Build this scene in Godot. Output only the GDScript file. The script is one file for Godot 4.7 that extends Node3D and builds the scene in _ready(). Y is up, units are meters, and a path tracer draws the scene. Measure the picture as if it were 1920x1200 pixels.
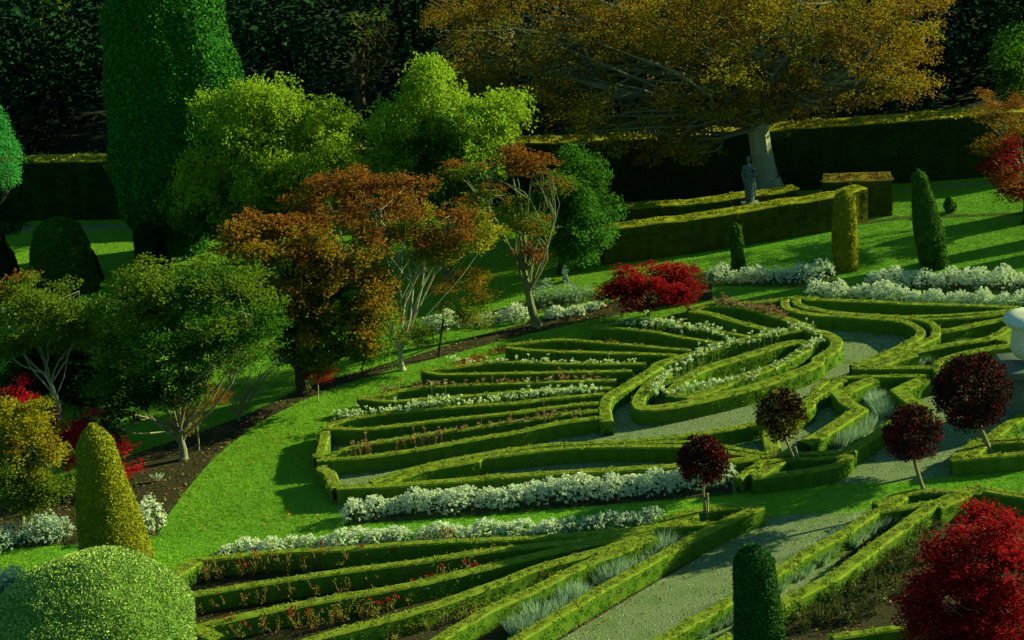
extends Node3D
# A formal garden seen from a terrace: clipped box parterre, maples and topiary in low autumn sun.

var rng := RandomNumberGenerator.new()
var noise := FastNoiseLite.new()
var names := {}
var leaf_mat: StandardMaterial3D
var core_mat: StandardMaterial3D
var dull_mat: StandardMaterial3D
var soft_leaf_mat: StandardMaterial3D
var petal_mat: StandardMaterial3D
var bark_mats := {}
var clumps := {}
var tone_cache := {}
var hedge_count := 0

# ---- tones: base colours (linear), sunlight painted into the box tops ----
const BOX_TOP_LIT := [Vector3(.23, .28, .03), Vector3(.19, .25, .028), Vector3(.26, .29, .04), Vector3(.22, .20, .04)]  # yellow-green tips, with the sun on the clipped tops painted in
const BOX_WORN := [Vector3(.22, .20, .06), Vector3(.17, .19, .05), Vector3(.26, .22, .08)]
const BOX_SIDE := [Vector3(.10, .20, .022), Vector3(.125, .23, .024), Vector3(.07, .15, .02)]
const YEW := [Vector3(.05, .12, .018), Vector3(.065, .15, .02), Vector3(.035, .085, .015)]
const YEW_GOLD := [Vector3(.30, .27, .02), Vector3(.24, .23, .018), Vector3(.18, .19, .018)]
const CONIFER := [Vector3(.04, .155, .02), Vector3(.05, .185, .022), Vector3(.024, .10, .016)]
const LIME := [Vector3(.25, .36, .026), Vector3(.21, .33, .026), Vector3(.28, .37, .028)]
const BEECH_GOLD := [Vector3(.25, .215, .016), Vector3(.21, .20, .016), Vector3(.26, .165, .017)]
const BEECH_RUST := [Vector3(.22, .12, .016), Vector3(.18, .10, .016), Vector3(.22, .145, .016)]
const RUST := [Vector3(.22, .08, .018), Vector3(.18, .06, .018), Vector3(.23, .11, .018)]
const ORANGE := [Vector3(.25, .145, .015), Vector3(.22, .11, .015), Vector3(.22, .17, .018)]
const YELLOW := [Vector3(.30, .26, .015), Vector3(.25, .25, .015), Vector3(.34, .24, .02)]
const OLIVE := [Vector3(.12, .18, .018), Vector3(.09, .15, .016), Vector3(.14, .18, .02)]
const GREEN := [Vector3(.05, .14, .014), Vector3(.07, .17, .016), Vector3(.035, .10, .012)]
const HOLLY := [Vector3(.06, .18, .03), Vector3(.08, .21, .034), Vector3(.04, .12, .022)]
const DARK := [Vector3(.02, .045, .015), Vector3(.028, .055, .016), Vector3(.015, .032, .012)]
const DARK_BROWN := [Vector3(.028, .026, .01), Vector3(.02, .022, .009), Vector3(.034, .025, .01)]
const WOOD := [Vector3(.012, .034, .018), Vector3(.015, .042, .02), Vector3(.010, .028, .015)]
const RED := [Vector3(.28, .009, .017), Vector3(.22, .008, .015), Vector3(.34, .018, .022)]
const CRIMSON := [Vector3(.50, .014, .032), Vector3(.42, .012, .028)]
const DARK_RED := [Vector3(.17, .009, .013), Vector3(.12, .008, .012), Vector3(.22, .014, .016)]
const PURPLE := [Vector3(.036, .014, .013), Vector3(.026, .012, .011), Vector3(.055, .019, .016)]
const WHITE := [Vector3(.60, .66, .40), Vector3(.50, .60, .36), Vector3(.68, .70, .46)]
const SILVER := [Vector3(.40, .50, .42), Vector3(.48, .56, .46), Vector3(.32, .42, .36)]
const SILVER_WHITE := [Vector3(.62, .66, .52), Vector3(.54, .62, .50), Vector3(.70, .70, .55)]
const CREAM_GREEN := [Vector3(.30, .40, .10), Vector3(.22, .33, .07), Vector3(.44, .50, .19), Vector3(.13, .24, .04)]
const LAVENDER := [Vector3(.33, .48, .35), Vector3(.26, .40, .29), Vector3(.42, .55, .42)]
const BROWN := [Vector3(.24, .12, .07), Vector3(.30, .15, .10), Vector3(.16, .09, .04)]
const PINKISH := [Vector3(.34, .20, .14), Vector3(.27, .16, .10), Vector3(.22, .13, .07)]

func v2(a: float, b: float) -> Vector2: return Vector2(a, b)
func rr(a: float, b: float) -> float: return rng.randf_range(a, b)

func numbered(called: String) -> String:
	if not names.has(called):
		names[called] = 0
		return called
	names[called] += 1
	return "%s_%03d" % [called, names[called]]

func tag(o: Node, label: String, category: String, group := "", kind := "") -> void:
	if label: o.set_meta("label", label)
	if category: o.set_meta("category", category)
	if group: o.set_meta("group", group)
	if kind: o.set_meta("kind", kind)

func thing(called: String, label: String, category: String, at: Vector3, group := "") -> Node3D:
	var o := Node3D.new()
	o.name = numbered(called)
	add_child(o)
	o.position = at
	tag(o, label, category, group)
	return o

func part(parent: Node, called: String, m: Mesh, mat: Material = null, at := Vector3.ZERO) -> MeshInstance3D:
	var o := MeshInstance3D.new()
	o.mesh = m
	o.name = called
	if mat: o.material_override = mat
	parent.add_child(o, true)
	o.position = at
	return o

func dup(src: Node3D, called: String, label: String, group: String, t: Transform3D) -> Node3D:
	var c: Node3D = src.duplicate()
	c.name = numbered(called)
	add_child(c)
	c.transform = t
	c.set_meta("label", label)
	c.set_meta("group", group)
	return c

const UNITS := ["first", "second", "third", "fourth", "fifth", "sixth", "seventh", "eighth", "ninth", "tenth", "eleventh", "twelfth", "thirteenth", "fourteenth", "fifteenth", "sixteenth", "seventeenth", "eighteenth", "nineteenth"]

func nth(k: int) -> String: # 1 -> first
	if k < 20: return UNITS[k - 1]
	var tens: String = ["twenty", "thirty", "forty"][k / 10 - 2]
	if k % 10 == 0: return tens.left(-1) + "ieth"
	return tens + "-" + UNITS[k % 10 - 1]

func lin(v: Vector3) -> Color: return Color(v.x, v.y, v.z).linear_to_srgb()

func plain_mat(c: Vector3, rough := .9) -> StandardMaterial3D:
	var m := StandardMaterial3D.new()
	m.albedo_color = lin(c)
	m.roughness = rough
	m.metallic_specular = .3
	return m

# ---- textures ----
func noise_tex(freq: float, octaves: int, size: int, ramp: Array, seed_: int, normal := false, bump := 4.0) -> NoiseTexture2D:
	var n := FastNoiseLite.new()
	n.seed = seed_
	n.noise_type = FastNoiseLite.TYPE_SIMPLEX_SMOOTH
	n.frequency = freq
	n.fractal_octaves = octaves
	var t := NoiseTexture2D.new()
	t.width = size
	t.height = size
	t.seamless = true
	t.noise = n
	if normal:
		t.as_normal_map = true
		t.bump_strength = bump
	elif ramp.size():
		var g := Gradient.new()
		var offs := PackedFloat32Array()
		var cols := PackedColorArray()
		for i in ramp.size():
			offs.append(float(i) / (ramp.size() - 1))
			cols.append(lin(ramp[i]))
		g.offsets = offs
		g.colors = cols
		t.color_ramp = g
	return t

func ground_mat(ramp: Array, scale_fine: float, seed_: int, ramp2: Array, scale2: float, bump: float) -> StandardMaterial3D:
	var m := StandardMaterial3D.new()
	m.albedo_texture = noise_tex(.06, 4, 1024, ramp, seed_)
	m.uv1_triplanar = true
	m.uv1_world_triplanar = true
	m.uv1_scale = Vector3.ONE * scale_fine
	m.roughness = .95
	m.metallic_specular = .25
	m.normal_enabled = true
	m.normal_texture = noise_tex(.07, 4, 1024, [], seed_ + 1, true, bump)
	m.normal_scale = 1.0
	m.detail_enabled = true
	m.detail_albedo = noise_tex(.012, 4, 512, ramp2, seed_ + 2)
	m.detail_blend_mode = BaseMaterial3D.BLEND_MODE_MUL
	m.detail_uv_layer = BaseMaterial3D.DETAIL_UV_2
	m.uv2_triplanar = true
	m.uv2_world_triplanar = true
	m.uv2_scale = Vector3.ONE * scale2
	return m

# ---- leaf clumps: many leaf-sized faces, kept as arrays that are placed natively ----
func make_clump(key: String, count: int, rad: Vector3, ln: float, wd: float, mode: String) -> void:
	# mode: ball (leaves through an ellipsoid), skin (leaves standing on a disc), blade (upright blades on a square)
	var list := []
	for k in 5:
		var v := PackedVector3Array()
		for i in count:
			var p := Vector3.ZERO
			var d := Vector3.UP
			if mode == "ball":
				p = Vector3(rng.randfn(), rng.randfn(), rng.randfn()).normalized() * pow(rng.randf(), .4)
				d = (p + Vector3(rng.randfn(), rng.randfn() - .15, rng.randfn()) * .8).normalized()
				p *= rad
			elif mode == "shingle":
				var a := rr(0, TAU)
				var q := sqrt(rng.randf())
				p = Vector3(cos(a) * q * rad.x, rr(-.3, .05) * ln, sin(a) * q * rad.z)
				d = Vector3(rng.randfn() * 1.3, .55, rng.randfn() * 1.3).normalized()
			elif mode == "skin":
				var a := rr(0, TAU)
				var q := sqrt(rng.randf())
				p = Vector3(cos(a) * q * rad.x, rr(-.6, .25) * ln, sin(a) * q * rad.z)
				d = Vector3(rng.randfn() * .75, 1.0, rng.randfn() * .75).normalized()
			else:
				p = Vector3(rr(-1, 1) * rad.x, 0, rr(-1, 1) * rad.z)
				d = Vector3(rng.randfn() * .28, 1.0, rng.randfn() * .28).normalized()
			var s := d.cross(Vector3(rng.randfn(), rng.randfn(), rng.randfn())).normalized()
			var l := ln * rr(.65, 1.3)
			var w := wd * rr(.7, 1.25)
			if mode == "ball":
				var up := s.cross(d) * w * .25
				v.append_array([p, p + d * l * .5 + s * w * .5 + up, p + d * l, p, p + d * l, p + d * l * .5 - s * w * .5 + up])
			else:
				v.append_array([p - s * w * .5, p + s * w * .5, p + d * l])
		list.append(v)
	clumps[key] = list

func tones(key: String, n: int, tone: Array, spread := .22) -> PackedColorArray:
	var id := "%s/%d/%s" % [key, n, str(tone[0]) + str(tone.size()) + str(spread)]
	if not tone_cache.has(id):
		var vs := []
		var per := 3
		if key.begins_with("b_"): per = 6
		for k in 3:
			var c := PackedColorArray()
			for i in range(0, n, per):
				var t: Vector3 = tone[rng.randi() % tone.size()] * rr(1.0 - spread, 1.0 + spread)
				for j in per: c.append(Color(t.x, t.y, t.z))
			vs.append(c)
		tone_cache[id] = vs
	var l: Array = tone_cache[id]
	return l[rng.randi() % 3]

class Leaves:
	var v := PackedVector3Array()
	var c := PackedColorArray()

func put(lv: Leaves, key: String, t: Transform3D, tone: Array, spread := .22) -> void:
	var list: Array = clumps[key]
	var src: PackedVector3Array = list[rng.randi() % list.size()]
	lv.v.append_array(t * src)
	lv.c.append_array(tones(key, src.size(), tone, spread))

func leaf_mesh(lv: Leaves, into: ArrayMesh = null, mat: Material = null) -> ArrayMesh:
	var am := into if into else ArrayMesh.new()
	if lv.v.size() == 0: return am
	var a := []
	a.resize(Mesh.ARRAY_MAX)
	a[Mesh.ARRAY_VERTEX] = lv.v
	a[Mesh.ARRAY_COLOR] = lv.c
	am.add_surface_from_arrays(Mesh.PRIMITIVE_TRIANGLES, a)
	am.surface_set_material(am.get_surface_count() - 1, mat if mat else leaf_mat)
	return am

func facing(n: Vector3, roll: float, s: float, at: Vector3) -> Transform3D:
	var x := n.cross(Vector3(.31, .17, .93)).normalized()
	var b := Basis(x, n, x.cross(n)).rotated(n, roll)
	return Transform3D(b.scaled(Vector3.ONE * s), at)

# ---- indexed smooth surfaces ----
func grid_mesh(rows: Array, cols: Array, closed: bool, mat: Material, into: ArrayMesh = null) -> ArrayMesh:
	# rows: Array of PackedVector3Array of the same length; cols: Color per row or one list per row
	var st := SurfaceTool.new()
	st.begin(Mesh.PRIMITIVE_TRIANGLES)
	var n: int = rows[0].size()
	for i in rows.size():
		for j in n:
			st.set_color(cols[i % cols.size()])
			st.add_vertex(rows[i][j])
	var last := n if closed else n - 1
	for i in rows.size() - 1:
		for j in last:
			var j2 := (j + 1) % n
			var a := i * n + j
			var b := i * n + j2
			var c := (i + 1) * n + j2
			var d := (i + 1) * n + j
			for q in [a, c, b, a, d, c]: st.add_index(q)
	st.generate_normals()
	var am := st.commit(into)
	am.surface_set_material(am.get_surface_count() - 1, mat)
	return am

func tube(lv: Leaves, pts: Array, r0: float, r1: float, sides: int, tone: Vector3) -> void:
	# a tapered limb as loose triangles (bark)
	var prev := PackedVector3Array()
	for i in pts.size():
		var d: Vector3 = (pts[mini(i + 1, pts.size() - 1)] - pts[maxi(i - 1, 0)]).normalized()
		var x := d.cross(Vector3(.2, .1, .97)).normalized()
		var y := d.cross(x)
		var f := float(i) / (pts.size() - 1)
		var r := lerpf(r0, r1, f)
		var ring := PackedVector3Array()
		for k in sides:
			var a := TAU * k / sides
			ring.append(pts[i] + (x * cos(a) + y * sin(a)) * r * (1.0 + .10 * sin(a * 2.0 + i)))
		if i:
			for k in sides:
				var k2 := (k + 1) % sides
				lv.v.append_array([prev[k], ring[k2], prev[k2], prev[k], ring[k], ring[k2]])
				var s := rr(.8, 1.2)
				var cc := Color(tone.x * s, tone.y * s, tone.z * s)
				for q in 6: lv.c.append(cc)
		prev = ring

func bend(a: Vector3, b: Vector3, n: int, wob: float, sag := 0.0) -> Array:
	var out := []
	var o := Vector3(rng.randfn(), rng.randfn() * .5, rng.randfn()) * wob
	for i in n + 1:
		var f := float(i) / n
		out.append(a.lerp(b, f) + o * sin(f * PI) + Vector3.UP * sag * sin(f * PI) + Vector3(rng.randfn(), rng.randfn(), rng.randfn()) * wob * .12 * (1.0 if i > 0 and i < n else 0.0))
	return out

# ---- clipped hedges ----
func smooth_line(pts: Array, closed: bool, curve: bool, step: float) -> Array:
	var out := []
	var n := pts.size()
	var segs := n if closed else n - 1
	for i in segs:
		var p1: Vector2 = pts[i]
		var p2: Vector2 = pts[(i + 1) % n]
		var p0: Vector2 = pts[(i - 1 + n) % n] if closed or i > 0 else p1 * 2.0 - p2
		var p3: Vector2 = pts[(i + 2) % n] if closed or i + 2 < n else p2 * 2.0 - p1
		var k := maxi(1, int(ceil(p1.distance_to(p2) / step)))
		for j in k:
			var f := float(j) / k
			out.append(p1.cubic_interpolate(p2, p0, p3, f) if curve else p1.lerp(p2, f))
	if not closed: out.append(pts[n - 1])
	return out

func hedge(called: String, label: String, pts: Array, w: float, h: float, group := "", curve := true, closed := false, top_tone: Array = BOX_TOP_LIT, side_tone: Array = BOX_SIDE, key := "s_box", density := 1.0) -> MeshInstance3D:
	hedge_count += 1
	h += (hedge_count % 7) * .004
	var line := smooth_line(pts, closed, curve, .3 if w < 1.0 else .6)
	var base := Vector3(line[0].x, 0, line[0].y)
	var n := line.size()
	var rows := []
	var lv := Leaves.new()
	var prev := []
	var cl: float = .014 if w < .75 else .06
	for i in (n + 1 if closed else n):
		var p: Vector2 = line[i % n]
		var a: Vector2 = line[(i - 1 + n) % n] if closed or i > 0 else p
		var b: Vector2 = line[(i + 1) % n] if closed or i < n - 1 else p
		var t1 := (p - a).normalized() if a != p else (b - p).normalized()
		var t2 := (b - p).normalized() if b != p else t1
		var nn := (t1 + t2).normalized()
		var side := Vector2(-nn.y, nn.x)
		var mit := clampf(1.0 / maxf(.5, nn.dot(t1)), 1.0, 1.6)
		var q := Vector3(p.x, 0, p.y) - base
		var s3 := Vector3(side.x, 0, side.y)
		var wl := w * .5 * mit + noise.get_noise_3d(p.x * 90, 10, p.y * 90) * cl
		var wr := w * .5 * mit + noise.get_noise_3d(p.x * 90, 40, p.y * 90) * cl
		var hh := h + noise.get_noise_3d(p.x * 60, 70, p.y * 60) * cl * 1.2
		var c := minf(.045, w * .2)
		var ring := PackedVector3Array([q - s3 * wl * .96, q - s3 * wl + Vector3.UP * (hh - c), q - s3 * (wl - c) + Vector3.UP * hh, q + s3 * (wr - c) + Vector3.UP * hh, q + s3 * wr + Vector3.UP * (hh - c), q + s3 * wr * .96])
		rows.append(ring)
		if i and key:
			var l: float = rows[i - 1][2].distance_to(ring[2])
			var pr: PackedVector3Array = rows[i - 1]
			# leaf skin on the top and the two sides
			var u: float = .13
			if key == "s_big": u = .3
			var cnt_side := l * h / (u * u * 2.2) * density
			var cnt_top := l * w / (u * u * 2.2) * density
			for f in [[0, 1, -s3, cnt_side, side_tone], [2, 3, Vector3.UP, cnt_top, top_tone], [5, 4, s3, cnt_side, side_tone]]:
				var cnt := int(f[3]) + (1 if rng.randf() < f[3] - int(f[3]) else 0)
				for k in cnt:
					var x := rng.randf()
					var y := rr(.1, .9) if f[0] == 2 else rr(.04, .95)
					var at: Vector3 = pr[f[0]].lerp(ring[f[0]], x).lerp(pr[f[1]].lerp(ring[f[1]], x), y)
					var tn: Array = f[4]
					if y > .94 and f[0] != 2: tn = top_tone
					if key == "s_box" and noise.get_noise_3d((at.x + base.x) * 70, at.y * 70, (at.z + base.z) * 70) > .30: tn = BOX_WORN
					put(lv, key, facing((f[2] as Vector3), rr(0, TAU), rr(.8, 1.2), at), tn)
	if not closed:
		for e in [0, n - 1]:
			var ring: PackedVector3Array = rows[e]
			var o: Vector3 = (rows[0][2] - rows[1][2]).normalized() if e == 0 else (rows[n - 1][2] - rows[n - 2][2]).normalized()
			if key:
				var cnt2 := int(ceil(w * h / .037 * density)) if key != "s_big" else int(ceil(w * h / .2 * density))
				for k in cnt2:
					var at: Vector3 = ring[0].lerp(ring[5], rng.randf())
					at.y = rr(0.02, h)
					put(lv, key, facing(o, rr(0, TAU), rr(.8, 1.2), at), side_tone)
			var cap := PackedVector3Array()
			for v in ring: cap.append((ring[0] + ring[5]) * .5 + Vector3.UP * h * .5 + o * .002)
			if e == 0: rows.push_front(cap)
			else: rows.append(cap)
			if e == 0: n += 1
	var core := Leaves.new()
	for i in rows.size() - 1:
		for j in 5:
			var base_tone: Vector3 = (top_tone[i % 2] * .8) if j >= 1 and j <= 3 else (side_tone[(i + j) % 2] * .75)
			var qa: Vector3 = rows[i][j]
			var qb: Vector3 = rows[i][j + 1]
			var qc: Vector3 = rows[i + 1][j + 1]
			var qd: Vector3 = rows[i + 1][j]
			core.v.append_array([qa, qc, qb, qa, qd, qc])
			for q in 6: core.c.append(Color(base_tone.x, base_tone.y, base_tone.z))
	var am := leaf_mesh(core, null, core_mat)
	leaf_mesh(lv, am)
	var o := MeshInstance3D.new()
	o.name = numbered(called)
	o.mesh = am
	add_child(o)
	o.position = base
	tag(o, label, "hedge", group)
	return o

# ---- clipped topiary: a lathed body with a skin of leaves ----
func topiary(called: String, label: String, base: Vector3, top: Vector3, prof: Array, squash: float, tone: Array, key: String, u: float, group := "", rough := .05, sides_ := 28, category := "topiary") -> MeshInstance3D:
	# prof: [[fraction of height, radius], ...]
	var ax := top - base
	var rows := []
	var lv := Leaves.new()
	var steps := 26
	for i in steps + 1:
		var f := float(i) / steps
		var r: float = prof[prof.size() - 1][1]
		var shift := 0.0
		for k in prof.size() - 1:
			if f >= prof[k][0] and f <= prof[k + 1][0]:
				var g: float = (f - prof[k][0]) / maxf(.0001, prof[k + 1][0] - prof[k][0])
				r = lerpf(prof[k][1], prof[k + 1][1], smoothstep(0, 1, g) * .4 + g * .6)
				shift = lerpf(prof[k][2] if prof[k].size() > 2 else 0.0, prof[k + 1][2] if prof[k + 1].size() > 2 else 0.0, g)
				break
		var ring := PackedVector3Array()
		for j in sides_:
			var a := TAU * j / sides_
			var d := Vector3(cos(a), 0, sin(a) * squash)
			var p := ax * f + d * r + Vector3(shift, 0, 0)
			var q := base + p
			ring.append(p + d * noise.get_noise_3d(q.x * 55, q.y * 55, q.z * 55) * rough * minf(1.0, r * 4.0))
		rows.append(ring)
	for i in steps:
		for j in sides_:
			var j2 := (j + 1) % sides_
			var a: Vector3 = rows[i][j]
			var b: Vector3 = rows[i][j2]
			var c: Vector3 = rows[i + 1][j2]
			var d: Vector3 = rows[i + 1][j]
			var nrm := (b - a + c - d).cross(d - a + c - b)
			var area := nrm.length() * .25
			nrm = -nrm.normalized()
			if nrm.dot(a + c - ax * ((i * 2.0 + 1.0) / steps)) < 0: nrm = -nrm
			var cnt := area / (u * u * 2.0)
			var ci := int(cnt) + (1 if rng.randf() < cnt - int(cnt) else 0)
			for k in ci:
				var x := rng.randf()
				var y := rng.randf()
				put(lv, key, facing(nrm, rr(0, TAU), rr(.8, 1.2), a.lerp(b, x).lerp(d.lerp(c, x), y)), tone)
	var cc: Vector3 = tone[tone.size() - 1] * .6
	var am := grid_mesh(rows, [Color(cc.x, cc.y, cc.z)], true, core_mat)
	leaf_mesh(lv, am)
	var o := MeshInstance3D.new()
	o.name = numbered(called)
	o.mesh = am
	add_child(o)
	o.position = base
	tag(o, label, category, group)
	return o

# ---- trees ----
func puffs(lobes: Array, r: float, flat: float) -> Array:
	# sprays of foliage: each big lobe of a crown is broken into small rounded or flattened clusters on and inside it
	var out := []
	for l in lobes:
		var a: Vector3 = l[1]
		var n := int(4.19 * (a.x * a.y + a.y * a.z + a.x * a.z) / (3.14 * r * r * 1.15)) + 2
		for i in n:
			var d := Vector3(rng.randfn(), rng.randfn(), rng.randfn()).normalized()
			var q := r * rr(.65, 1.3)
			var k := 1.0 - .5 * pow(rng.randf(), 2.0)
			out.append([l[0] + d * Vector3(maxf(a.x - q * .4, .1), maxf(a.y - q * flat * .4, .05), maxf(a.z - q * .4, .1)) * k, Vector3(q, q * flat, q)])
	return out

func crown(lobes: Array, origin: Vector3, n_per_m2: float, key: String, size: float, palettes: Array, flat := 1.0, gap := -.25, freq := 1.0, inner := .55) -> Leaves:
	# lobes: [centre, radii]; palettes: tones from the underside to the top (a clump picks by height and by patches of noise)
	var lv := Leaves.new()
	var lo := 1e9
	var hi := -1e9
	for l in lobes:
		lo = minf(lo, l[0].y - l[1].y)
		hi = maxf(hi, l[0].y + l[1].y)
	size *= 1.05
	for l in lobes:
		var r: Vector3 = l[1]
		var area := 4.19 * (r.x * r.y + r.y * r.z + r.x * r.z)
		for i in int(area * n_per_m2):
			var d := Vector3(rng.randfn(), rng.randfn(), rng.randfn()).normalized()
			var p: Vector3 = l[0] + d * r * (1.0 - inner * pow(rng.randf(), 1.6)) * (1.0 + .16 * noise.get_noise_3d(d.x * 140 + l[0].x * 30, d.y * 140, d.z * 140))
			var g := noise.get_noise_3d(p.x * 50 * freq, p.y * 70 * freq, p.z * 50 * freq)
			if g < gap: continue
			if p.y < .12: continue
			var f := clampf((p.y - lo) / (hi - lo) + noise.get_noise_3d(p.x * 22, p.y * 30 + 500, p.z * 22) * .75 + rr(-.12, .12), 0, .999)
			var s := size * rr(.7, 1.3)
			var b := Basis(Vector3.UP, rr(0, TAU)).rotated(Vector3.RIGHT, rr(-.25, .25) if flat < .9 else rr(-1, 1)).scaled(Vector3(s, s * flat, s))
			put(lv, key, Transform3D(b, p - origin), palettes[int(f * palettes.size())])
	return lv

func limbs(base: Vector3, fork: Vector3, lobes: Array, r0: float, sub: int, tone: Vector3, twigs := 3, sag := .3, trunk_tone := Vector3.ZERO) -> Leaves:
	var lv := Leaves.new()
	var o := Vector3.ZERO
	var up := fork - base
	var trunk := bend(o - Vector3.UP * .1, up, 5, up.length() * .04)
	var limb_tone := tone
	if trunk_tone != Vector3.ZERO: tone = trunk_tone
	var foot := [trunk[0], trunk[0].lerp(trunk[1], .35), trunk[0].lerp(trunk[1], .8), trunk[1], trunk[2]]
	tube(lv, [foot[0], foot[1], foot[2]], r0 * 1.45, r0 * 1.02, 10, tone)
	tube(lv, [foot[2], trunk[1], trunk[2], trunk[3], trunk[4], trunk[5]], r0 * 1.02, r0 * .70, 10, tone)
	tone = limb_tone
	for l in lobes:
		for s in sub:
			var c: Vector3 = l[0] - base + Vector3(rr(-1, 1), rr(-.8, .6), rr(-1, 1)) * l[1] * .5
			var st: Vector3 = trunk[3 + rng.randi() % 3]
			var path := bend(st, c, 5, st.distance_to(c) * .12, sag * st.distance_to(c) * .25)
			var rb := r0 * rr(.22, .42)
			tube(lv, path, rb, rb * .3, 5, tone)
			for t in twigs:
				var e: Vector3 = l[0] - base + Vector3(rr(-1, 1), rr(-.8, .8), rr(-1, 1)) * l[1] * .62
				tube(lv, bend(path[2 + rng.randi() % 4], e, 4, path[3].distance_to(e) * .12), rb * .36, rb * .08, 4, tone)
	return lv

func bark(k: String) -> StandardMaterial3D:
	if not bark_mats.has(k):
		var m := StandardMaterial3D.new()
		m.vertex_color_use_as_albedo = true
		m.roughness = .95
		m.metallic_specular = .2
		m.albedo_texture = noise_tex(.05, 4, 256, [Vector3(.45, .45, .42), Vector3(.8, .8, .78), Vector3(1, 1, 1)], 31)
		m.uv1_triplanar = true
		m.uv1_scale = Vector3(2.2, .9, 2.2)
		bark_mats[k] = m
	return bark_mats[k]

func tree(called: String, label: String, category: String, base: Vector3, fork: Vector3, lobes: Array, r0: float, bark_tone: Vector3, dens: float, key: String, size: float, pals: Array, opt := {}) -> Node3D:
	var t := thing(called, label, category, base, opt.get("group", ""))
	part(t, "trunk", leaf_mesh(limbs(base, fork, opt.get("limb_lobes", lobes), r0, opt.get("sub", 2), bark_tone, opt.get("twigs", 3), opt.get("sag", .3)), null, bark("bark")))
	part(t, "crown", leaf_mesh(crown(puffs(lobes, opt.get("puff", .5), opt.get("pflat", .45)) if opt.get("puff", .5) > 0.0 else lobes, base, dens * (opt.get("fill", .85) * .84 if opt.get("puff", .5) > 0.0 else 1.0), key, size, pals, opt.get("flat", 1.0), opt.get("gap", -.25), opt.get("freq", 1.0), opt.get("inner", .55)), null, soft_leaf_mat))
	return t

# ---- sheets on the ground ----
func sheet(called: String, poly: Array, y: float, mat: Material) -> MeshInstance3D:
	var pv := PackedVector2Array(poly)
	var idx := Geometry2D.triangulate_polygon(pv)
	var st := SurfaceTool.new()
	st.begin(Mesh.PRIMITIVE_TRIANGLES)
	for p in pv:
		st.set_normal(Vector3.UP)
		st.add_vertex(Vector3(p.x, y, p.y))
	for k in range(0, idx.size(), 3):
		var a := pv[idx[k]]
		var b := pv[idx[k + 1]]
		var c := pv[idx[k + 2]]
		var o := [idx[k], idx[k + 1], idx[k + 2]]
		if (b - a).cross(c - a) < 0: o = [idx[k], idx[k + 2], idx[k + 1]]
		for q in o: st.add_index(q)
	var m := MeshInstance3D.new()
	m.mesh = st.commit()
	m.material_override = mat
	m.name = numbered(called)
	add_child(m)
	m.set_meta("kind", "structure")
	return m

func inside_any(p: Vector2, polys: Array) -> bool:
	for q in polys:
		if Geometry2D.is_point_in_polygon(p, q): return true
	return false

# ---- rows of plants ----
func along(pts: Array, step: float) -> Array: return smooth_line(pts, false, true, step)

func mound(lv: Leaves, r: Vector3, at: Vector3, n: int, key: String, tone: Array, dark: Array, fl: String, fl_tone: Array, fl_n: int) -> void:
	# a bushy mound: foliage low and inside, flower heads over its upper surface
	for i in n:
		var d := Vector3(rng.randfn(), absf(rng.randfn()) * .8, rng.randfn()).normalized()
		var p := at + d * r * rr(.45, .95)
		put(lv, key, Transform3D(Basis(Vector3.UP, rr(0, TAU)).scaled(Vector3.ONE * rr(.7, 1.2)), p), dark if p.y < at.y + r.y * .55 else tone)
	for i in fl_n:
		var d := Vector3(rng.randfn(), absf(rng.randfn()) * .9 + .25, rng.randfn()).normalized()
		var p := at + d * r * rr(.85, 1.12)
		put(lv, fl, Transform3D(Basis(Vector3.UP, rr(0, TAU)).scaled(Vector3.ONE * rr(.6, 1.25)), p), fl_tone)

func bush_row(called: String, label: String, group: String, pts: Array, step: float, r: Vector3, tone: Array, dark: Array, fl_tone: Array, n: int, fl_n: int, category := "flowering bush") -> void:
	var protos := []
	var k := 0
	for p in along(pts, step):
		k += 1
		var s := rr(.75, 1.2)
		var at := Vector3(p.x + rr(-.1, .1), 0, p.y + rr(-.12, .12))
		if protos.size() < 4:
			var lv := Leaves.new()
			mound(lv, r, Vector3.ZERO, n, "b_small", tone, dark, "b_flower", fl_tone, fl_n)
			var o := MeshInstance3D.new()
			o.mesh = leaf_mesh(lv, null, petal_mat)
			o.name = numbered(called)
			add_child(o)
			tag(o, label + ", " + nth(k) + " from the left", category, group)
			o.transform = Transform3D(Basis(Vector3.UP, rr(0, TAU)).scaled(Vector3(s, s * rr(.85, 1.2), s)), at)
			protos.append(o)
		else:
			dup(protos[rng.randi() % 4], called, label + ", " + nth(k) + " from the left", group, Transform3D(Basis(Vector3.UP, rr(0, TAU)).scaled(Vector3(s, s * rr(.85, 1.2), s)), at))

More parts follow.
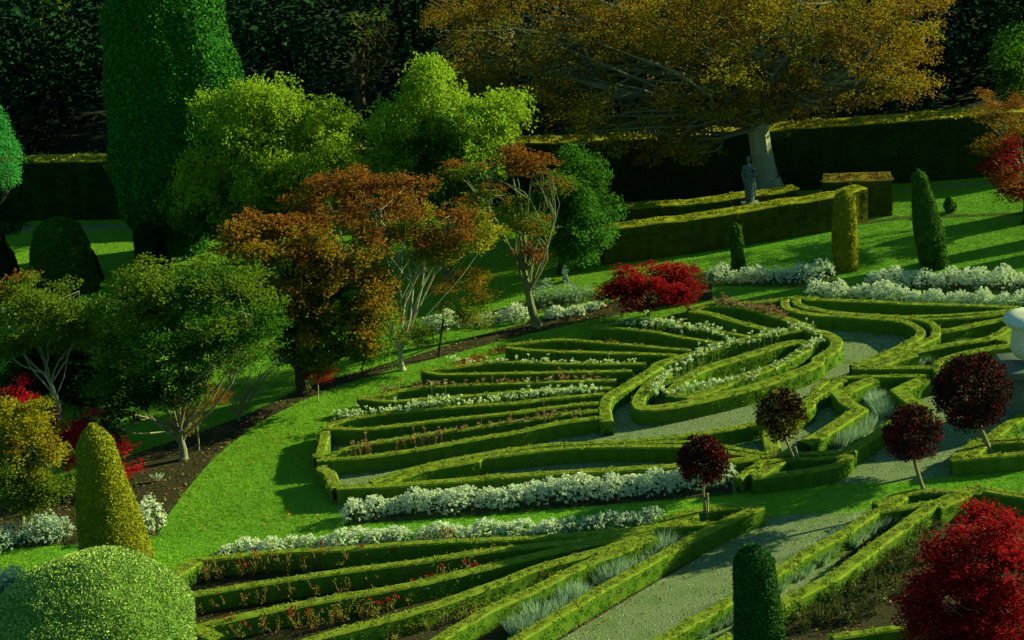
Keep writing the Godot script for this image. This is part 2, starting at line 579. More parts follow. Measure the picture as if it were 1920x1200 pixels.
func flower_bed(called: String, label: String, group: String, pts: Array, wid: float, step: float, h0: float, h1: float, head: String, fl_tone: Array, leaf_tone: Array, per: int, category := "flowers") -> void:
	# many thin plants of one bed, heads on stems
	var lv := Leaves.new()
	var line := along(pts, step)
	var base := Vector3(line[0].x, 0, line[0].y)
	for p in line:
		var patch: float = noise.get_noise_2d(p.x * 60, p.y * 60)
		for k in per:
			if rng.randf() < .25 - patch * .8: continue
			var h := rr(h0, h1) * (1.0 + maxf(0, patch) * .6)
			if rng.randf() < .04: h *= 1.5
			var a := Vector3(p.x + rr(-wid, wid), 0, p.y + rr(-wid, wid)) - base
			var b := a + Vector3(rng.randfn() * .04, h, rng.randfn() * .04)
			tube(lv, [a, b], .008, .006, 3, leaf_tone[0])
			for j in 3: put(lv, "b_small", Transform3D(Basis(Vector3.UP, rr(0, TAU)).scaled(Vector3.ONE * .55), a.lerp(b, rr(.3, .8))), leaf_tone)
			put(lv, head, Transform3D(Basis(Vector3.UP, rr(0, TAU)).scaled(Vector3.ONE * rr(.9, 1.6)), b), fl_tone)
	var o := MeshInstance3D.new()
	o.mesh = leaf_mesh(lv, null, petal_mat)
	o.name = numbered(called)
	add_child(o)
	o.position = base
	tag(o, label, category, group, "stuff")

func tuft(h: float, r: float, n: int, tone: Array) -> ArrayMesh:
	# an upright tuft of thin stems, as of lavender
	var lv := Leaves.new()
	for i in n:
		var a := rr(0, TAU)
		var q := sqrt(rng.randf())
		var p := Vector3(cos(a) * q * r * .5, 0, sin(a) * q * r * .5)
		var d := Vector3(cos(a) * q * .55, 1.0, sin(a) * q * .55).normalized()
		var s := d.cross(Vector3(rng.randfn(), rng.randfn(), rng.randfn())).normalized() * rr(.006, .013)
		var l := h * rr(.6, 1.1)
		lv.v.append_array([p - s, p + s, p + d * l])
		var c: Vector3 = tone[rng.randi() % tone.size()] * rr(.75, 1.2)
		if rng.randf() < .12: c = Vector3(.16, .09, .07)
		for j in 3: lv.c.append(Color(c.x, c.y, c.z))
	return leaf_mesh(lv, null, petal_mat)

func rose_bush(called: String, label: String, group: String, at: Vector3, h: float, blooms: int, bloom_tone: Array, leaf_tone: Array, leaves: int, stem_tone := Vector3(.14, .10, .035)) -> Node3D:
	var t := thing(called, label, "rose bush", at, group)
	var sv := Leaves.new()
	var lv := Leaves.new()
	var tips := []
	for k in 6:
		var a := rr(0, TAU)
		var e := Vector3(cos(a) * rr(.08, .3), h * rr(.6, 1.1), sin(a) * rr(.08, .3))
		var path := bend(Vector3(cos(a), 0, sin(a)) * .05, e, 3, .04)
		tube(sv, path, .014, .006, 4, stem_tone)
		tips.append(e)
		for j in leaves:
			put(lv, "b_small", Transform3D(Basis(Vector3.UP, rr(0, TAU)).scaled(Vector3.ONE * rr(.45, .85)), path[1 + rng.randi() % 3] + Vector3(rng.randfn(), rng.randfn(), rng.randfn()) * .05), leaf_tone)
	part(t, "stems", leaf_mesh(sv, null, bark("bark")))
	part(t, "foliage", leaf_mesh(lv))
	for k in blooms:
		var bv := Leaves.new()
		put(bv, "b_bloom", Transform3D(Basis(Vector3.UP, rr(0, TAU)), Vector3.ZERO), bloom_tone)
		part(t, "bloom", leaf_mesh(bv, null, petal_mat), null, tips[k % 6] + Vector3(rng.randfn() * .05, .03 + (.06 if k > 5 else 0.0), rng.randfn() * .05))
	return t

func standard_tree(called: String, label: String, base: Vector3, c: Vector3, r: Vector3, n: int, stake: Array, pals: Array, trunk_r: float) -> void:
	var t := thing(called, label, "standard tree", base, "red leaved standard trees in box pits")
	var lv := Leaves.new()
	var o := c - base
	var neck := o - Vector3.UP * r.y * .55
	var path := [Vector3(0, -.05, 0), neck * .33 + Vector3(rng.randfn(), 0, rng.randfn()) * .015, neck * .66 + Vector3(rng.randfn(), 0, rng.randfn()) * .015, neck]
	tube(lv, path, trunk_r, trunk_r * .75, 9, Vector3(.24, .21, .12))
	part(t, "trunk", leaf_mesh(lv, null, bark("bark")))
	var bv := Leaves.new()
	for k in 16:
		var d := Vector3(rng.randfn(), absf(rng.randfn()) * .8 - .1, rng.randfn()).normalized()
		var e := o + d * r * .85
		var p2 := bend(neck * .97, e, 3, .08)
		tube(bv, p2, trunk_r * .34, trunk_r * .08, 4, Vector3(.20, .14, .09))
	part(t, "branches", leaf_mesh(bv, null, bark("bark")))
	var cv := Leaves.new()
	for i in n:
		var d := Vector3(rng.randfn(), rng.randfn(), rng.randfn()).normalized()
		var low := d.y < -.3
		var p := o + d * r * (1.0 - .5 * pow(rng.randf(), 2.2)) * (1.0 + .22 * noise.get_noise_3d(d.x * 90 + base.x * 70, d.y * 90, d.z * 90)) * (rr(1.02, 1.16) if rng.randf() < .035 else 1.0)
		if low: p.y = maxf(p.y, o.y - r.y * rr(.62, .95))
		if low and rng.randf() < .25: continue
		if noise.get_noise_3d(p.x * 110 + base.x * 40, p.y * 110, p.z * 110) < -.28: continue
		var s := rr(.7, 1.15)
		var pk := int(clampf(rng.randf() + noise.get_noise_3d(p.x * 90, p.y * 90, p.z * 90) * .6, 0, .999) * pals.size())
		put(cv, "b_fine", Transform3D(Basis(Vector3.UP, rr(0, TAU)).rotated(Vector3.RIGHT, rr(-1, 1)).scaled(Vector3.ONE * s), p), pals[pk], .35)
	part(t, "crown", leaf_mesh(cv, null, leaf_mat))
	if stake.size():
		var m := thing("support_stake", stake[1], "stake", stake[0], "stakes beside the standard trees")
		var sv := Leaves.new()
		tube(sv, [Vector3(0, -.05, 0), Vector3(stake[2].x * .5, stake[2].y * .5, stake[2].z * .5), stake[2]], .03, .028, 8, Vector3(.34, .33, .22))
		tube(sv, [stake[2], stake[2] + Vector3(0, .004, 0)], .028, .001, 8, Vector3(.4, .38, .25))
		part(m, "post", leaf_mesh(sv, null, bark("bark")))
		var tv := Leaves.new()
		var q: Vector3 = stake[2] * .9
		tube(tv, [q - Vector3(.05, 0, 0), q + (base + o * .4 - stake[0] - q).limit_length(.2)], .02, .02, 5, Vector3(.02, .025, .02))
		part(m, "tie", leaf_mesh(tv, null, bark("bark")))

# ---- figures by surface nets over capsules ----
func capsule_field(p: Vector3, bones: Array) -> float:
	var s := 0.0
	for b in bones:
		var a: Vector3 = b[0]
		var ab: Vector3 = b[1] - a
		var t := clampf((p - a).dot(ab) / maxf(ab.length_squared(), 1e-6), 0, 1)
		var sq: Vector3 = b[4] if b.size() > 4 else Vector3.ONE
		var d: float = ((p - a - ab * t) / sq).length() - lerpf(b[2], b[3], t)
		s += exp(-d * 42.0)
	return -log(maxf(s, 1e-30)) / 42.0

func surface_net(bones: Array, lo: Vector3, hi: Vector3, cell: float, mat: Material) -> ArrayMesh:
	var nx := int((hi.x - lo.x) / cell) + 1
	var ny := int((hi.y - lo.y) / cell) + 1
	var nz := int((hi.z - lo.z) / cell) + 1
	var f := PackedFloat32Array()
	f.resize(nx * ny * nz)
	for k in nz:
		for j in ny:
			for i in nx:
				f[(k * ny + j) * nx + i] = capsule_field(lo + Vector3(i, j, k) * cell, bones)
	var id := {}
	var st := SurfaceTool.new()
	st.begin(Mesh.PRIMITIVE_TRIANGLES)
	var count := 0
	for k in nz - 1:
		for j in ny - 1:
			for i in nx - 1:
				var s := Vector3.ZERO
				var n := 0
				for e in [[0,0,0,1,0,0],[0,1,0,1,1,0],[0,0,1,1,0,1],[0,1,1,1,1,1],[0,0,0,0,1,0],[1,0,0,1,1,0],[0,0,1,0,1,1],[1,0,1,1,1,1],[0,0,0,0,0,1],[1,0,0,1,0,1],[0,1,0,0,1,1],[1,1,0,1,1,1]]:
					var a := f[((k + e[2]) * ny + j + e[1]) * nx + i + e[0]]
					var b := f[((k + e[5]) * ny + j + e[4]) * nx + i + e[3]]
					if (a < 0) != (b < 0):
						var t := a / (a - b)
						s += Vector3(e[0], e[1], e[2]).lerp(Vector3(e[3], e[4], e[5]), t)
						n += 1
				if n:
					st.add_vertex(lo + (Vector3(i, j, k) + s / n) * cell)
					id[(k * ny + j) * nx + i] = count
					count += 1
	for k in range(1, nz - 1):
		for j in range(1, ny - 1):
			for i in range(1, nx - 1):
				var o := (k * ny + j) * nx + i
				var a := f[o]
				for ax in 3:
					var st1: int = [1, nx, nx * ny][ax]
					var b := f[o + st1]
					if (a < 0) == (b < 0): continue
					var u: int = [nx, nx * ny, 1][ax]
					var w: int = [nx * ny, 1, nx][ax]
					var q := [id.get(o - u - w, -1), id.get(o - w, -1), id.get(o, -1), id.get(o - u, -1)]
					if -1 in q: continue
					var order := [q[0], q[2], q[1], q[0], q[3], q[2]] if a < 0 else [q[0], q[1], q[2], q[0], q[2], q[3]]
					for z in order: st.add_index(z)
	st.generate_normals()
	var am := st.commit()
	am.surface_set_material(0, mat)
	return am

func lathe(prof: Array, sides: int, mat: Material, flute := 0, depth := 0.0) -> ArrayMesh:
	var rows := []
	for p in prof:
		var ring := PackedVector3Array()
		for j in sides:
			var a := TAU * j / sides
			var r: float = p[0]
			if flute and p.size() > 2: r *= 1.0 + depth * absf(sin(a * flute * .5))
			ring.append(Vector3(cos(a) * r, p[1], sin(a) * r))
		rows.append(ring)
	return grid_mesh(rows, [Color.WHITE], true, mat)

func bevel_box(s: Vector3, b: float, mat: Material) -> ArrayMesh:
	var rows := []
	for q in [[0.0, b], [0.0, 0.0], [b, 0.0], [s.y - b, 0.0], [s.y, b], [s.y, 99.0]]:
		var ring := PackedVector3Array()
		var x: float = s.x * .5 - q[1]
		var z: float = s.z * .5 - q[1]
		if q[1] > 50.0:
			x = .001
			z = .001
		for c in [[-1, -1], [1, -1], [1, 1], [-1, 1]]: ring.append(Vector3(c[0] * x, q[0], c[1] * z))
		rows.append(ring)
	var m := grid_mesh(rows, [Color.WHITE], true, mat)
	return m

func _ready() -> void:
	rng.seed = 20417
	noise.seed = 5
	noise.noise_type = FastNoiseLite.TYPE_SIMPLEX_SMOOTH
	noise.frequency = .01
	# ---- camera ----
	var cam := Camera3D.new()
	cam.name = "camera"
	add_child(cam)
	cam.transform = Transform3D(Basis(Vector3(0.996195, -0.081585, 0.030659), Vector3(0.087156, 0.932525, -0.350430), Vector3(-0.000000, 0.351769, 0.936087)), Vector3(0.000000, 24.700000, 0.000000))
	cam.fov = 18.9246
	cam.near = .5
	cam.far = 1200.0
	cam.current = true
	# ---- sky, air and exposure ----
	var env := Environment.new()
	env.background_mode = Environment.BG_SKY
	var sm := ProceduralSkyMaterial.new()
	sm.sky_top_color = Color(.22, .40, .42)
	sm.sky_horizon_color = Color(.34, .53, .52)
	sm.sky_curve = .2
	sm.ground_bottom_color = Color(.05, .12, .08)
	sm.ground_horizon_color = Color(.12, .30, .22)
	sm.sun_angle_max = 12.0
	var sky := Sky.new()
	sky.sky_material = sm
	env.sky = sky
	env.background_energy_multiplier = .85
	env.tonemap_mode = Environment.TONE_MAPPER_LINEAR
	env.tonemap_exposure = 2.5
	env.sdfgi_enabled = true
	env.ssao_enabled = true
	env.ssil_enabled = true
	var we := WorldEnvironment.new()
	we.name = "world_environment"
	we.environment = env
	add_child(we)
	# ---- sun: low autumn light from the right, a little beyond the garden ----
	var sun := DirectionalLight3D.new()
	sun.name = "sun"
	sun.light_energy = 1.6
	sun.light_color = Color(.97, 1.0, .68)
	sun.light_angular_distance = .5
	sun.shadow_enabled = true
	add_child(sun)
	var sd := Vector3(.956, 0, -.292).normalized() * cos(deg_to_rad(20.0)) + Vector3.UP * sin(deg_to_rad(20.0))
	sun.look_at_from_position(sd * 100.0, Vector3.ZERO, Vector3.UP)
	# ---- shared materials and leaf clumps ----
	leaf_mat = StandardMaterial3D.new()
	leaf_mat.vertex_color_use_as_albedo = true
	leaf_mat.roughness = .7
	leaf_mat.metallic_specular = .12
	leaf_mat.backlight_enabled = true
	leaf_mat.backlight = Color(.10, .10, .10)
	core_mat = StandardMaterial3D.new()
	core_mat.vertex_color_use_as_albedo = true
	core_mat.roughness = 1.0
	core_mat.metallic_specular = .1
	core_mat.albedo_texture = noise_tex(.07, 3, 512, [Vector3(.25, .28, .25), Vector3(.7, .7, .7), Vector3(1, 1, 1), Vector3(1, 1, .9)], 91)
	core_mat.uv1_triplanar = true
	core_mat.uv1_world_triplanar = true
	core_mat.uv1_scale = Vector3.ONE * .75
	dull_mat = leaf_mat.duplicate()
	dull_mat.roughness = 1.0
	dull_mat.metallic_specular = .0
	dull_mat.backlight = Color(.05, .05, .05)
	soft_leaf_mat = leaf_mat.duplicate()
	soft_leaf_mat.backlight = Color(1.0, 1.0, 1.0)
	petal_mat = leaf_mat.duplicate()
	petal_mat.roughness = .9
	petal_mat.backlight = Color(.6, .6, .6)
	make_clump("s_box", 40, Vector3(.11, 0, .11), .035, .029, "shingle")
	make_clump("s_yew", 44, Vector3(.12, 0, .12), .06, .03, "shingle")
	make_clump("s_big", 60, Vector3(.30, 0, .30), .13, .075, "shingle")
	make_clump("s_leafy", 34, Vector3(.13, 0, .13), .06, .036, "skin")
	make_clump("b_beech", 16, Vector3(.42, .26, .42), .17, .11, "ball")
	make_clump("b_big", 20, Vector3(.6, .4, .6), .26, .14, "ball")
	make_clump("b_leaf", 16, Vector3(.22, .18, .22), .11, .07, "ball")
	make_clump("b_maple", 14, Vector3(.22, .11, .22), .105, .07, "ball")
	make_clump("b_fine", 12, Vector3(.11, .09, .11), .075, .05, "ball")
	make_clump("b_small", 7, Vector3(.07, .06, .07), .06, .03, "ball")
	make_clump("b_flower", 10, Vector3(.035, .03, .035), .035, .04, "ball")
	make_clump("b_bloom", 14, Vector3(.045, .035, .045), .05, .055, "ball")
	make_clump("g_blade", 150, Vector3(.19, 0, .19), .042, .012, "blade")
	make_ground()
	make_parterre()
	make_front_beds()
	make_far_hedges()
	make_topiary()
	make_standards()
	make_trees()
	make_maples()
	make_plants()
	make_statues()
	make_leaf_litter()

var bare := []

func make_ground() -> void:
	var lawn_mat := ground_mat([Vector3(.07, .17, .014), Vector3(.10, .23, .018), Vector3(.13, .27, .02)], .9, 3, [Vector3(.75, .8, .7), Vector3(1, 1, 1), Vector3(1, .97, .8)], .06, 6.0)
	var gravel := ground_mat([Vector3(.025, .035, .02), Vector3(.11, .14, .075), Vector3(.17, .20, .115), Vector3(.44, .48, .33)], .40, 11, [Vector3(.55, .75, .35), Vector3(.9, .95, .8), Vector3(1, 1, 1), Vector3(1, 1, 1)], .12, 9.0)
	var soil := ground_mat([Vector3(.02, .018, .010), Vector3(.038, .032, .017), Vector3(.075, .062, .034)], .35, 21, [Vector3(.7, .7, .6), Vector3(1, 1, 1)], .2, 14.0)
	var plane := PlaneMesh.new()
	plane.size = Vector2(1600, 1600)
	var g := part(self, "lawn_ground", plane, lawn_mat)
	g.position = Vector3(0, 0, -100)
	g.set_meta("kind", "structure")
	var parterre := [Vector2(-5.28, -50.53), Vector2(-6.00, -52.17), Vector2(-6.38, -54.14), Vector2(-6.38, -56.78), Vector2(-6.08, -57.35), Vector2(-5.18, -58.70), Vector2(-3.07, -60.20), Vector2(-0.11, -62.15), Vector2(3.16, -63.43), Vector2(6.52, -64.55), Vector2(10.02, -64.77), Vector2(11.20, -64.87), Vector2(14.07, -63.86), Vector2(18.99, -61.80), Vector2(15.62, -50.05), Vector2(14.35, -49.94), Vector2(12.32, -49.85), Vector2(10.39, -49.78), Vector2(8.87, -49.98), Vector2(5.93, -49.93), Vector2(1.68, -50.00)]
	sheet("gravel_path", parterre, .004, gravel)
	var front := [Vector2(6.67, -48.27), Vector2(7.87, -48.24), Vector2(9.15, -48.05), Vector2(9.87, -48.49), Vector2(10.14, -46.30), Vector2(6.64, -42.82), Vector2(3.55, -39.74), Vector2(-2.08, -40.67), Vector2(2.73, -44.64)]
	sheet("gravel_path", front, .004, gravel)
	var border := [Vector2(-10.83, -50.50), Vector2(-10.68, -51.94), Vector2(-10.42, -53.24), Vector2(-9.80, -55.64), Vector2(-8.68, -58.13), Vector2(-7.38, -59.64), Vector2(-6.01, -60.87), Vector2(-4.21, -61.91), Vector2(-2.16, -62.84), Vector2(-0.06, -63.90), Vector2(2.69, -64.95), Vector2(5.09, -65.69), Vector2(7.38, -66.02), Vector2(7.61, -67.84), Vector2(5.69, -67.74), Vector2(3.19, -66.51), Vector2(0.97, -65.49), Vector2(-1.19, -64.49), Vector2(-3.85, -62.83), Vector2(-6.05, -61.70), Vector2(-7.47, -60.82), Vector2(-8.95, -59.08), Vector2(-10.42, -57.94), Vector2(-11.70, -57.07), Vector2(-12.94, -56.21), Vector2(-14.39, -54.80), Vector2(-17.08, -53.45), Vector2(-16.41, -50.61), Vector2(-14.50, -50.45), Vector2(-13.09, -50.39)]
	sheet("soil_border", border, .008, soil)
	var fan := [Vector2(-10.35, -47.16), Vector2(-9.48, -48.34), Vector2(-5.34, -48.11), Vector2(0.05, -47.83), Vector2(3.05, -48.04), Vector2(4.00, -48.52), Vector2(6.68, -48.33), Vector2(2.73, -44.64), Vector2(-1.55, -40.58), Vector2(-10.24, -42.01)]
	sheet("soil_bed", fan, .008, soil)
	var rose := [Vector2(6.64, -42.82), Vector2(9.66, -48.19), Vector2(10.45, -48.37), Vector2(11.53, -48.50), Vector2(14.95, -48.33), Vector2(11.97, -38.36), Vector2(3.55, -39.74)]
	sheet("soil_bed", rose, .008, soil)
	var whites := [Vector2(-5.36, -50.10), Vector2(-5.25, -50.95), Vector2(0.18, -51.12), Vector2(6.00, -51.03), Vector2(5.92, -49.86), Vector2(1.68, -49.93), Vector2(-1.41, -49.92)]
	sheet("soil_bed", whites, .012, soil)
	for q in [[Vector2(-4.74, -56.22), Vector2(-3.04, -57.34), Vector2(-0.24, -57.82), Vector2(2.91, -57.79), Vector2(2.76, -55.86), Vector2(-0.32, -55.48), Vector2(-3.85, -54.80), Vector2(-5.50, -54.43), Vector2(-5.98, -54.06)], [Vector2(-6.17, -57.37), Vector2(-4.86, -59.53), Vector2(-1.25, -60.84), Vector2(4.35, -62.00), Vector2(7.02, -63.98), Vector2(9.96, -62.19), Vector2(5.93, -59.65), Vector2(2.91, -57.79), Vector2(-3.03, -56.69), Vector2(-5.44, -56.58)]]:
		sheet("soil_bed", q, .008, soil)
	for q in [[Vector2(7.59, -68.46), Vector2(9.42, -68.46), Vector2(12.17, -67.98), Vector2(12.24, -66.75), Vector2(10.69, -66.44), Vector2(7.47, -67.52)], [Vector2(12.74, -65.62), Vector2(13.44, -66.31), Vector2(19.92, -64.90), Vector2(19.49, -63.47), Vector2(15.20, -64.58)], [Vector2(0.67, -67.85), Vector2(3.09, -67.94), Vector2(3.43, -67.14), Vector2(1.00, -66.15), Vector2(-1.57, -65.45), Vector2(-2.35, -65.48)]]:
		sheet("soil_bed", q, .008, soil)
	var far_path := [Vector2(-24.22, -83.77), Vector2(-16.47, -82.02), Vector2(-16.34, -81.21), Vector2(-23.98, -82.76)]
	sheet("gravel_path", far_path, .006, gravel)
	var far_path_2 := [Vector2(16.86, -77.35), Vector2(19.36, -77.38), Vector2(23.98, -77.71), Vector2(23.80, -77.12), Vector2(19.21, -76.79), Vector2(16.77, -76.91)]
	sheet("gravel_path", far_path_2, .006, gravel)
	var dark_strip := [Vector2(13.61, -73.38), Vector2(16.27, -73.69), Vector2(22.42, -72.54), Vector2(22.32, -72.21), Vector2(16.18, -73.28), Vector2(13.54, -72.98)]
	sheet("dark_lawn_strip", dark_strip, .006, soil)  # thin dark strip laid across the far right lawn
	var wood_floor := [Vector2(-28.84, -88.24), Vector2(-15.60, -84.67), Vector2(1.45, -81.95), Vector2(13.10, -80.45), Vector2(22.23, -79.59), Vector2(28.91, -78.80), Vector2(51.86, -143.56), Vector2(-70.13, -218.21)]
	sheet("woodland_floor", wood_floor, .006, ground_mat([Vector3(.006, .010, .005), Vector3(.012, .018, .008), Vector3(.02, .022, .010)], .35, 71, [Vector3(.6, .7, .6), Vector3(1, 1, 1)], .2, 10.0))
	bare = [parterre, front, border, fan, rose, far_path, wood_floor]
	make_pebbles([parterre, front])
	# the sward: short blades over every lawn in view
	var spots := []
	var z := -42.0
	while z > -93.0:
		var half := -z * .30 + 2.0
		var x := -half - 1.0
		while x < half:
			var p := Vector2(x + rr(-.08, .08), z + rr(-.08, .08))
			if not inside_any(p, bare): spots.append(p)
			x += .29
		z -= .29
	var walk := [Vector2(-10.89, -50.24), Vector2(-5.42, -49.77), Vector2(0.13, -49.96), Vector2(5.97, -49.71), Vector2(8.77, -49.86), Vector2(15.37, -49.73), Vector2(15.10, -48.82), Vector2(9.87, -48.49), Vector2(6.70, -48.43), Vector2(4.01, -48.62), Vector2(0.06, -48.22), Vector2(-5.35, -48.43), Vector2(-9.55, -48.25), Vector2(-10.51, -47.65), Vector2(-13.47, -48.34), Vector2(-13.83, -50.19)]
	var variants := 3
	var lists: Array = clumps["g_blade"]
	for k in variants:
		var lv := Leaves.new()
		lv.v.append_array(lists[k])
		lv.c.append_array(tones("g_blade", lists[k].size(), [Vector3(.19, .36, .03), Vector3(.22, .40, .034), Vector3(.155, .31, .027)], .1))
		var mm := MultiMesh.new()
		mm.transform_format = MultiMesh.TRANSFORM_3D
		mm.use_colors = true
		mm.mesh = leaf_mesh(lv)
		var mine := []
		for i in range(k, spots.size(), variants): mine.append(spots[i])
		mm.instance_count = mine.size()
		for i in mine.size():
			var p: Vector2 = mine[i]
			var s := rr(.92, 1.08)
			mm.set_instance_transform(i, Transform3D(Basis(Vector3.UP, rr(0, TAU)).scaled(Vector3(1, s, 1)), Vector3(p.x, -.005, p.y)))
			var w := 1.0 + noise.get_noise_2d(p.x * 12, p.y * 12) * .22 + noise.get_noise_2d(p.x * 60, p.y * 60) * .07 + (.07 if sin((p.x * .5 + p.y) * 5.2) > 0.0 else 0.0)
			var y := noise.get_noise_2d(p.x * 9 + 900, p.y * 9) * .25
			if Geometry2D.is_point_in_polygon(p, walk): w *= 1.3
			mm.set_instance_color(i, Color(w * (1.0 + y), w, w * (1.0 - y)))
		var o := MultiMeshInstance3D.new()
		o.multimesh = mm
		o.name = numbered("grass")
		add_child(o)
		tag(o, "short mown green grass of the lawns", "grass", "", "stuff")

func make_pebbles(polys: Array) -> void:
	var lv := Leaves.new()
	for q in 5:
		var a := TAU * q / 5
		var c := TAU * (q + 1) / 5
		var p1 := Vector3(cos(a) * .028, 0, sin(a) * .022)
		var p2 := Vector3(cos(c) * .028, 0, sin(c) * .022)
		lv.v.append_array([p1, p2, Vector3(.004, .022, .002)])
		for j in 3: lv.c.append(Color(1, 1, 1))
	var mesh := leaf_mesh(lv, null, petal_mat)
	for poly in polys:
		var lo := Vector2(1e9, 1e9)
		var hi := -lo
		for p in poly:
			lo = lo.min(p)
			hi = hi.max(p)
		var pts := []
		for i in int((hi.x - lo.x) * (hi.y - lo.y) * 110.0):
			var p := Vector2(rr(lo.x, hi.x), rr(lo.y, hi.y))
			if Geometry2D.is_point_in_polygon(p, poly): pts.append(p)
		var mm := MultiMesh.new()
		mm.transform_format = MultiMesh.TRANSFORM_3D
		mm.use_colors = true
		mm.mesh = mesh
		mm.instance_count = pts.size()
		for i in pts.size():
			var s := rr(.4, 1.0)
			mm.set_instance_transform(i, Transform3D(Basis(Vector3.UP, rr(0, TAU)).scaled(Vector3(s, s, s)), Vector3(pts[i].x, .003, pts[i].y)))
			var v := rr(.04, .5)
			mm.set_instance_color(i, Color(v * .95, v * 1.12, v * .8))
		var o := MultiMeshInstance3D.new()
		o.multimesh = mm
		o.name = numbered("gravel_stones")
		add_child(o)
		tag(o, "loose grey stones of the gravel", "gravel", "", "stuff")

func make_parterre() -> void:
	var g := "low clipped box hedges of the parterre"
	var H := .5
	var W := .25
	# the long curved spine on the right of the ribbed wing
	hedge("box_hedge", "curved box spine that the ribs of the wing run into, beside the white-flowered loop", [Vector2(2.67, -54.74), Vector2(2.68, -55.79), Vector2(2.89, -56.74), Vector2(3.48, -57.44), Vector2(4.50, -58.65), Vector2(4.89, -59.20), Vector2(6.47, -59.94), Vector2(7.68, -60.53), Vector2(8.95, -60.91), Vector2(10.07, -61.20)], .42, H, g)
	# ribs of the wing, from the front
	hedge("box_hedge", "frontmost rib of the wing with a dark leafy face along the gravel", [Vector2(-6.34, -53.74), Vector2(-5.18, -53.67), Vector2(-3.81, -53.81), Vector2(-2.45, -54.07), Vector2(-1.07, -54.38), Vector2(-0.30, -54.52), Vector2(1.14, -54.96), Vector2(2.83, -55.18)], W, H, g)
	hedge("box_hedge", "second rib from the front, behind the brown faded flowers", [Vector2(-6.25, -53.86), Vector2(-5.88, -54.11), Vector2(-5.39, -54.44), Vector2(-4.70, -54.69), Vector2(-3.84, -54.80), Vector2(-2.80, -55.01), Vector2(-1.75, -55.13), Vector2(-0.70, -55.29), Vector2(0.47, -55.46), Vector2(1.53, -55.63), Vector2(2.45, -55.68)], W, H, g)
	hedge("box_hedge", "short lit hedge joining the two front rib tips at the lawn edge", [Vector2(-6.22, -55.87), Vector2(-6.21, -55.14), Vector2(-6.25, -54.48), Vector2(-6.28, -53.90)], .34, H, g, false)
	hedge("box_hedge", "rib in front of the densest white flower row of the wing", [Vector2(-6.30, -56.11), Vector2(-5.64, -55.96), Vector2(-4.92, -55.77), Vector2(-3.87, -55.84), Vector2(-2.81, -55.92), Vector2(-1.39, -56.01), Vector2(-0.26, -56.03), Vector2(1.24, -56.22), Vector2(2.52, -56.23)], W, H, g)
	hedge("box_hedge", "rib behind the densest white flower row of the wing", [Vector2(-6.27, -56.19), Vector2(-5.88, -56.50), Vector2(-4.61, -56.89), Vector2(-3.17, -56.94), Vector2(-1.74, -56.91), Vector2(-0.23, -56.79), Vector2(0.92, -56.91), Vector2(2.75, -56.91)], W, H, g)
	hedge("box_hedge", "thin rib with pinkish seed heads behind it, its tip against the sunny lawn", [Vector2(-5.25, -58.40), Vector2(-4.73, -58.11), Vector2(-4.10, -57.88), Vector2(-2.82, -57.83), Vector2(-1.37, -57.78), Vector2(-0.20, -57.80), Vector2(1.32, -57.69), Vector2(3.00, -57.39)], W, H, g)
	hedge("box_hedge", "thin rib just behind the pinkish seed heads", [Vector2(-5.18, -58.45), Vector2(-4.48, -58.48), Vector2(-3.94, -58.74), Vector2(-3.20, -58.86), Vector2(-2.09, -58.75), Vector2(-0.18, -58.51), Vector2(1.35, -58.29), Vector2(3.23, -58.02)], W, H, g)
	hedge("box_hedge", "rib in front of the thin white row in the middle of the wing", [Vector2(-3.14, -60.27), Vector2(-2.73, -59.97), Vector2(-2.35, -59.79), Vector2(-0.15, -59.38), Vector2(1.39, -59.11), Vector2(3.80, -58.67)], W, H, g)
	hedge("box_hedge", "rib behind the thin white row in the middle of the wing", [Vector2(-3.15, -60.32), Vector2(-2.47, -60.33), Vector2(-1.14, -60.51), Vector2(-0.20, -60.39), Vector2(1.44, -59.86), Vector2(4.22, -59.19)], W, H, g)
	hedge("box_hedge", "rib in front of the narrow bed of bare stems", [Vector2(-0.27, -61.76), Vector2(0.37, -61.39), Vector2(1.49, -60.97), Vector2(2.61, -60.62), Vector2(5.17, -59.77), Vector2(5.42, -59.66)], W, H, g)
	hedge("box_hedge", "rib behind the narrow bed of bare stems", [Vector2(-0.27, -61.97), Vector2(0.78, -62.07), Vector2(1.74, -62.00), Vector2(2.68, -61.58), Vector2(4.15, -60.86), Vector2(5.31, -60.30), Vector2(5.91, -60.00)], W, H, g)
	hedge("box_hedge", "rib in front of the white row at the far end of the wing", [Vector2(2.82, -62.95), Vector2(3.91, -62.52), Vector2(5.02, -61.87), Vector2(5.44, -61.50), Vector2(6.21, -60.93), Vector2(6.94, -60.37)], W, H, g)
	hedge("box_hedge", "rib behind the white row at the far end of the wing", [Vector2(2.82, -63.01), Vector2(3.58, -63.24), Vector2(4.34, -63.35), Vector2(5.28, -62.95), Vector2(6.34, -62.01), Vector2(7.41, -61.28), Vector2(8.05, -60.75)], W, H, g)
	hedge("box_hedge", "near side of the far pink-brown flower compartment", [Vector2(6.32, -63.76), Vector2(6.91, -63.39), Vector2(7.92, -62.19), Vector2(8.91, -61.13), Vector2(9.13, -61.04)], .36, H, g)
	hedge("box_hedge", "broad far side of the pink-brown flower compartment", [Vector2(6.38, -63.92), Vector2(6.85, -64.17), Vector2(7.77, -63.97), Vector2(8.49, -63.44), Vector2(9.47, -62.19), Vector2(10.15, -61.22)], .42, H, g)
	hedge("box_hedge", "far edging hedge from the pink-brown flowers to the start of the curve", [Vector2(7.01, -64.24), Vector2(8.18, -64.06), Vector2(9.18, -64.04), Vector2(9.72, -64.20), Vector2(10.20, -64.20)], W, H, g)
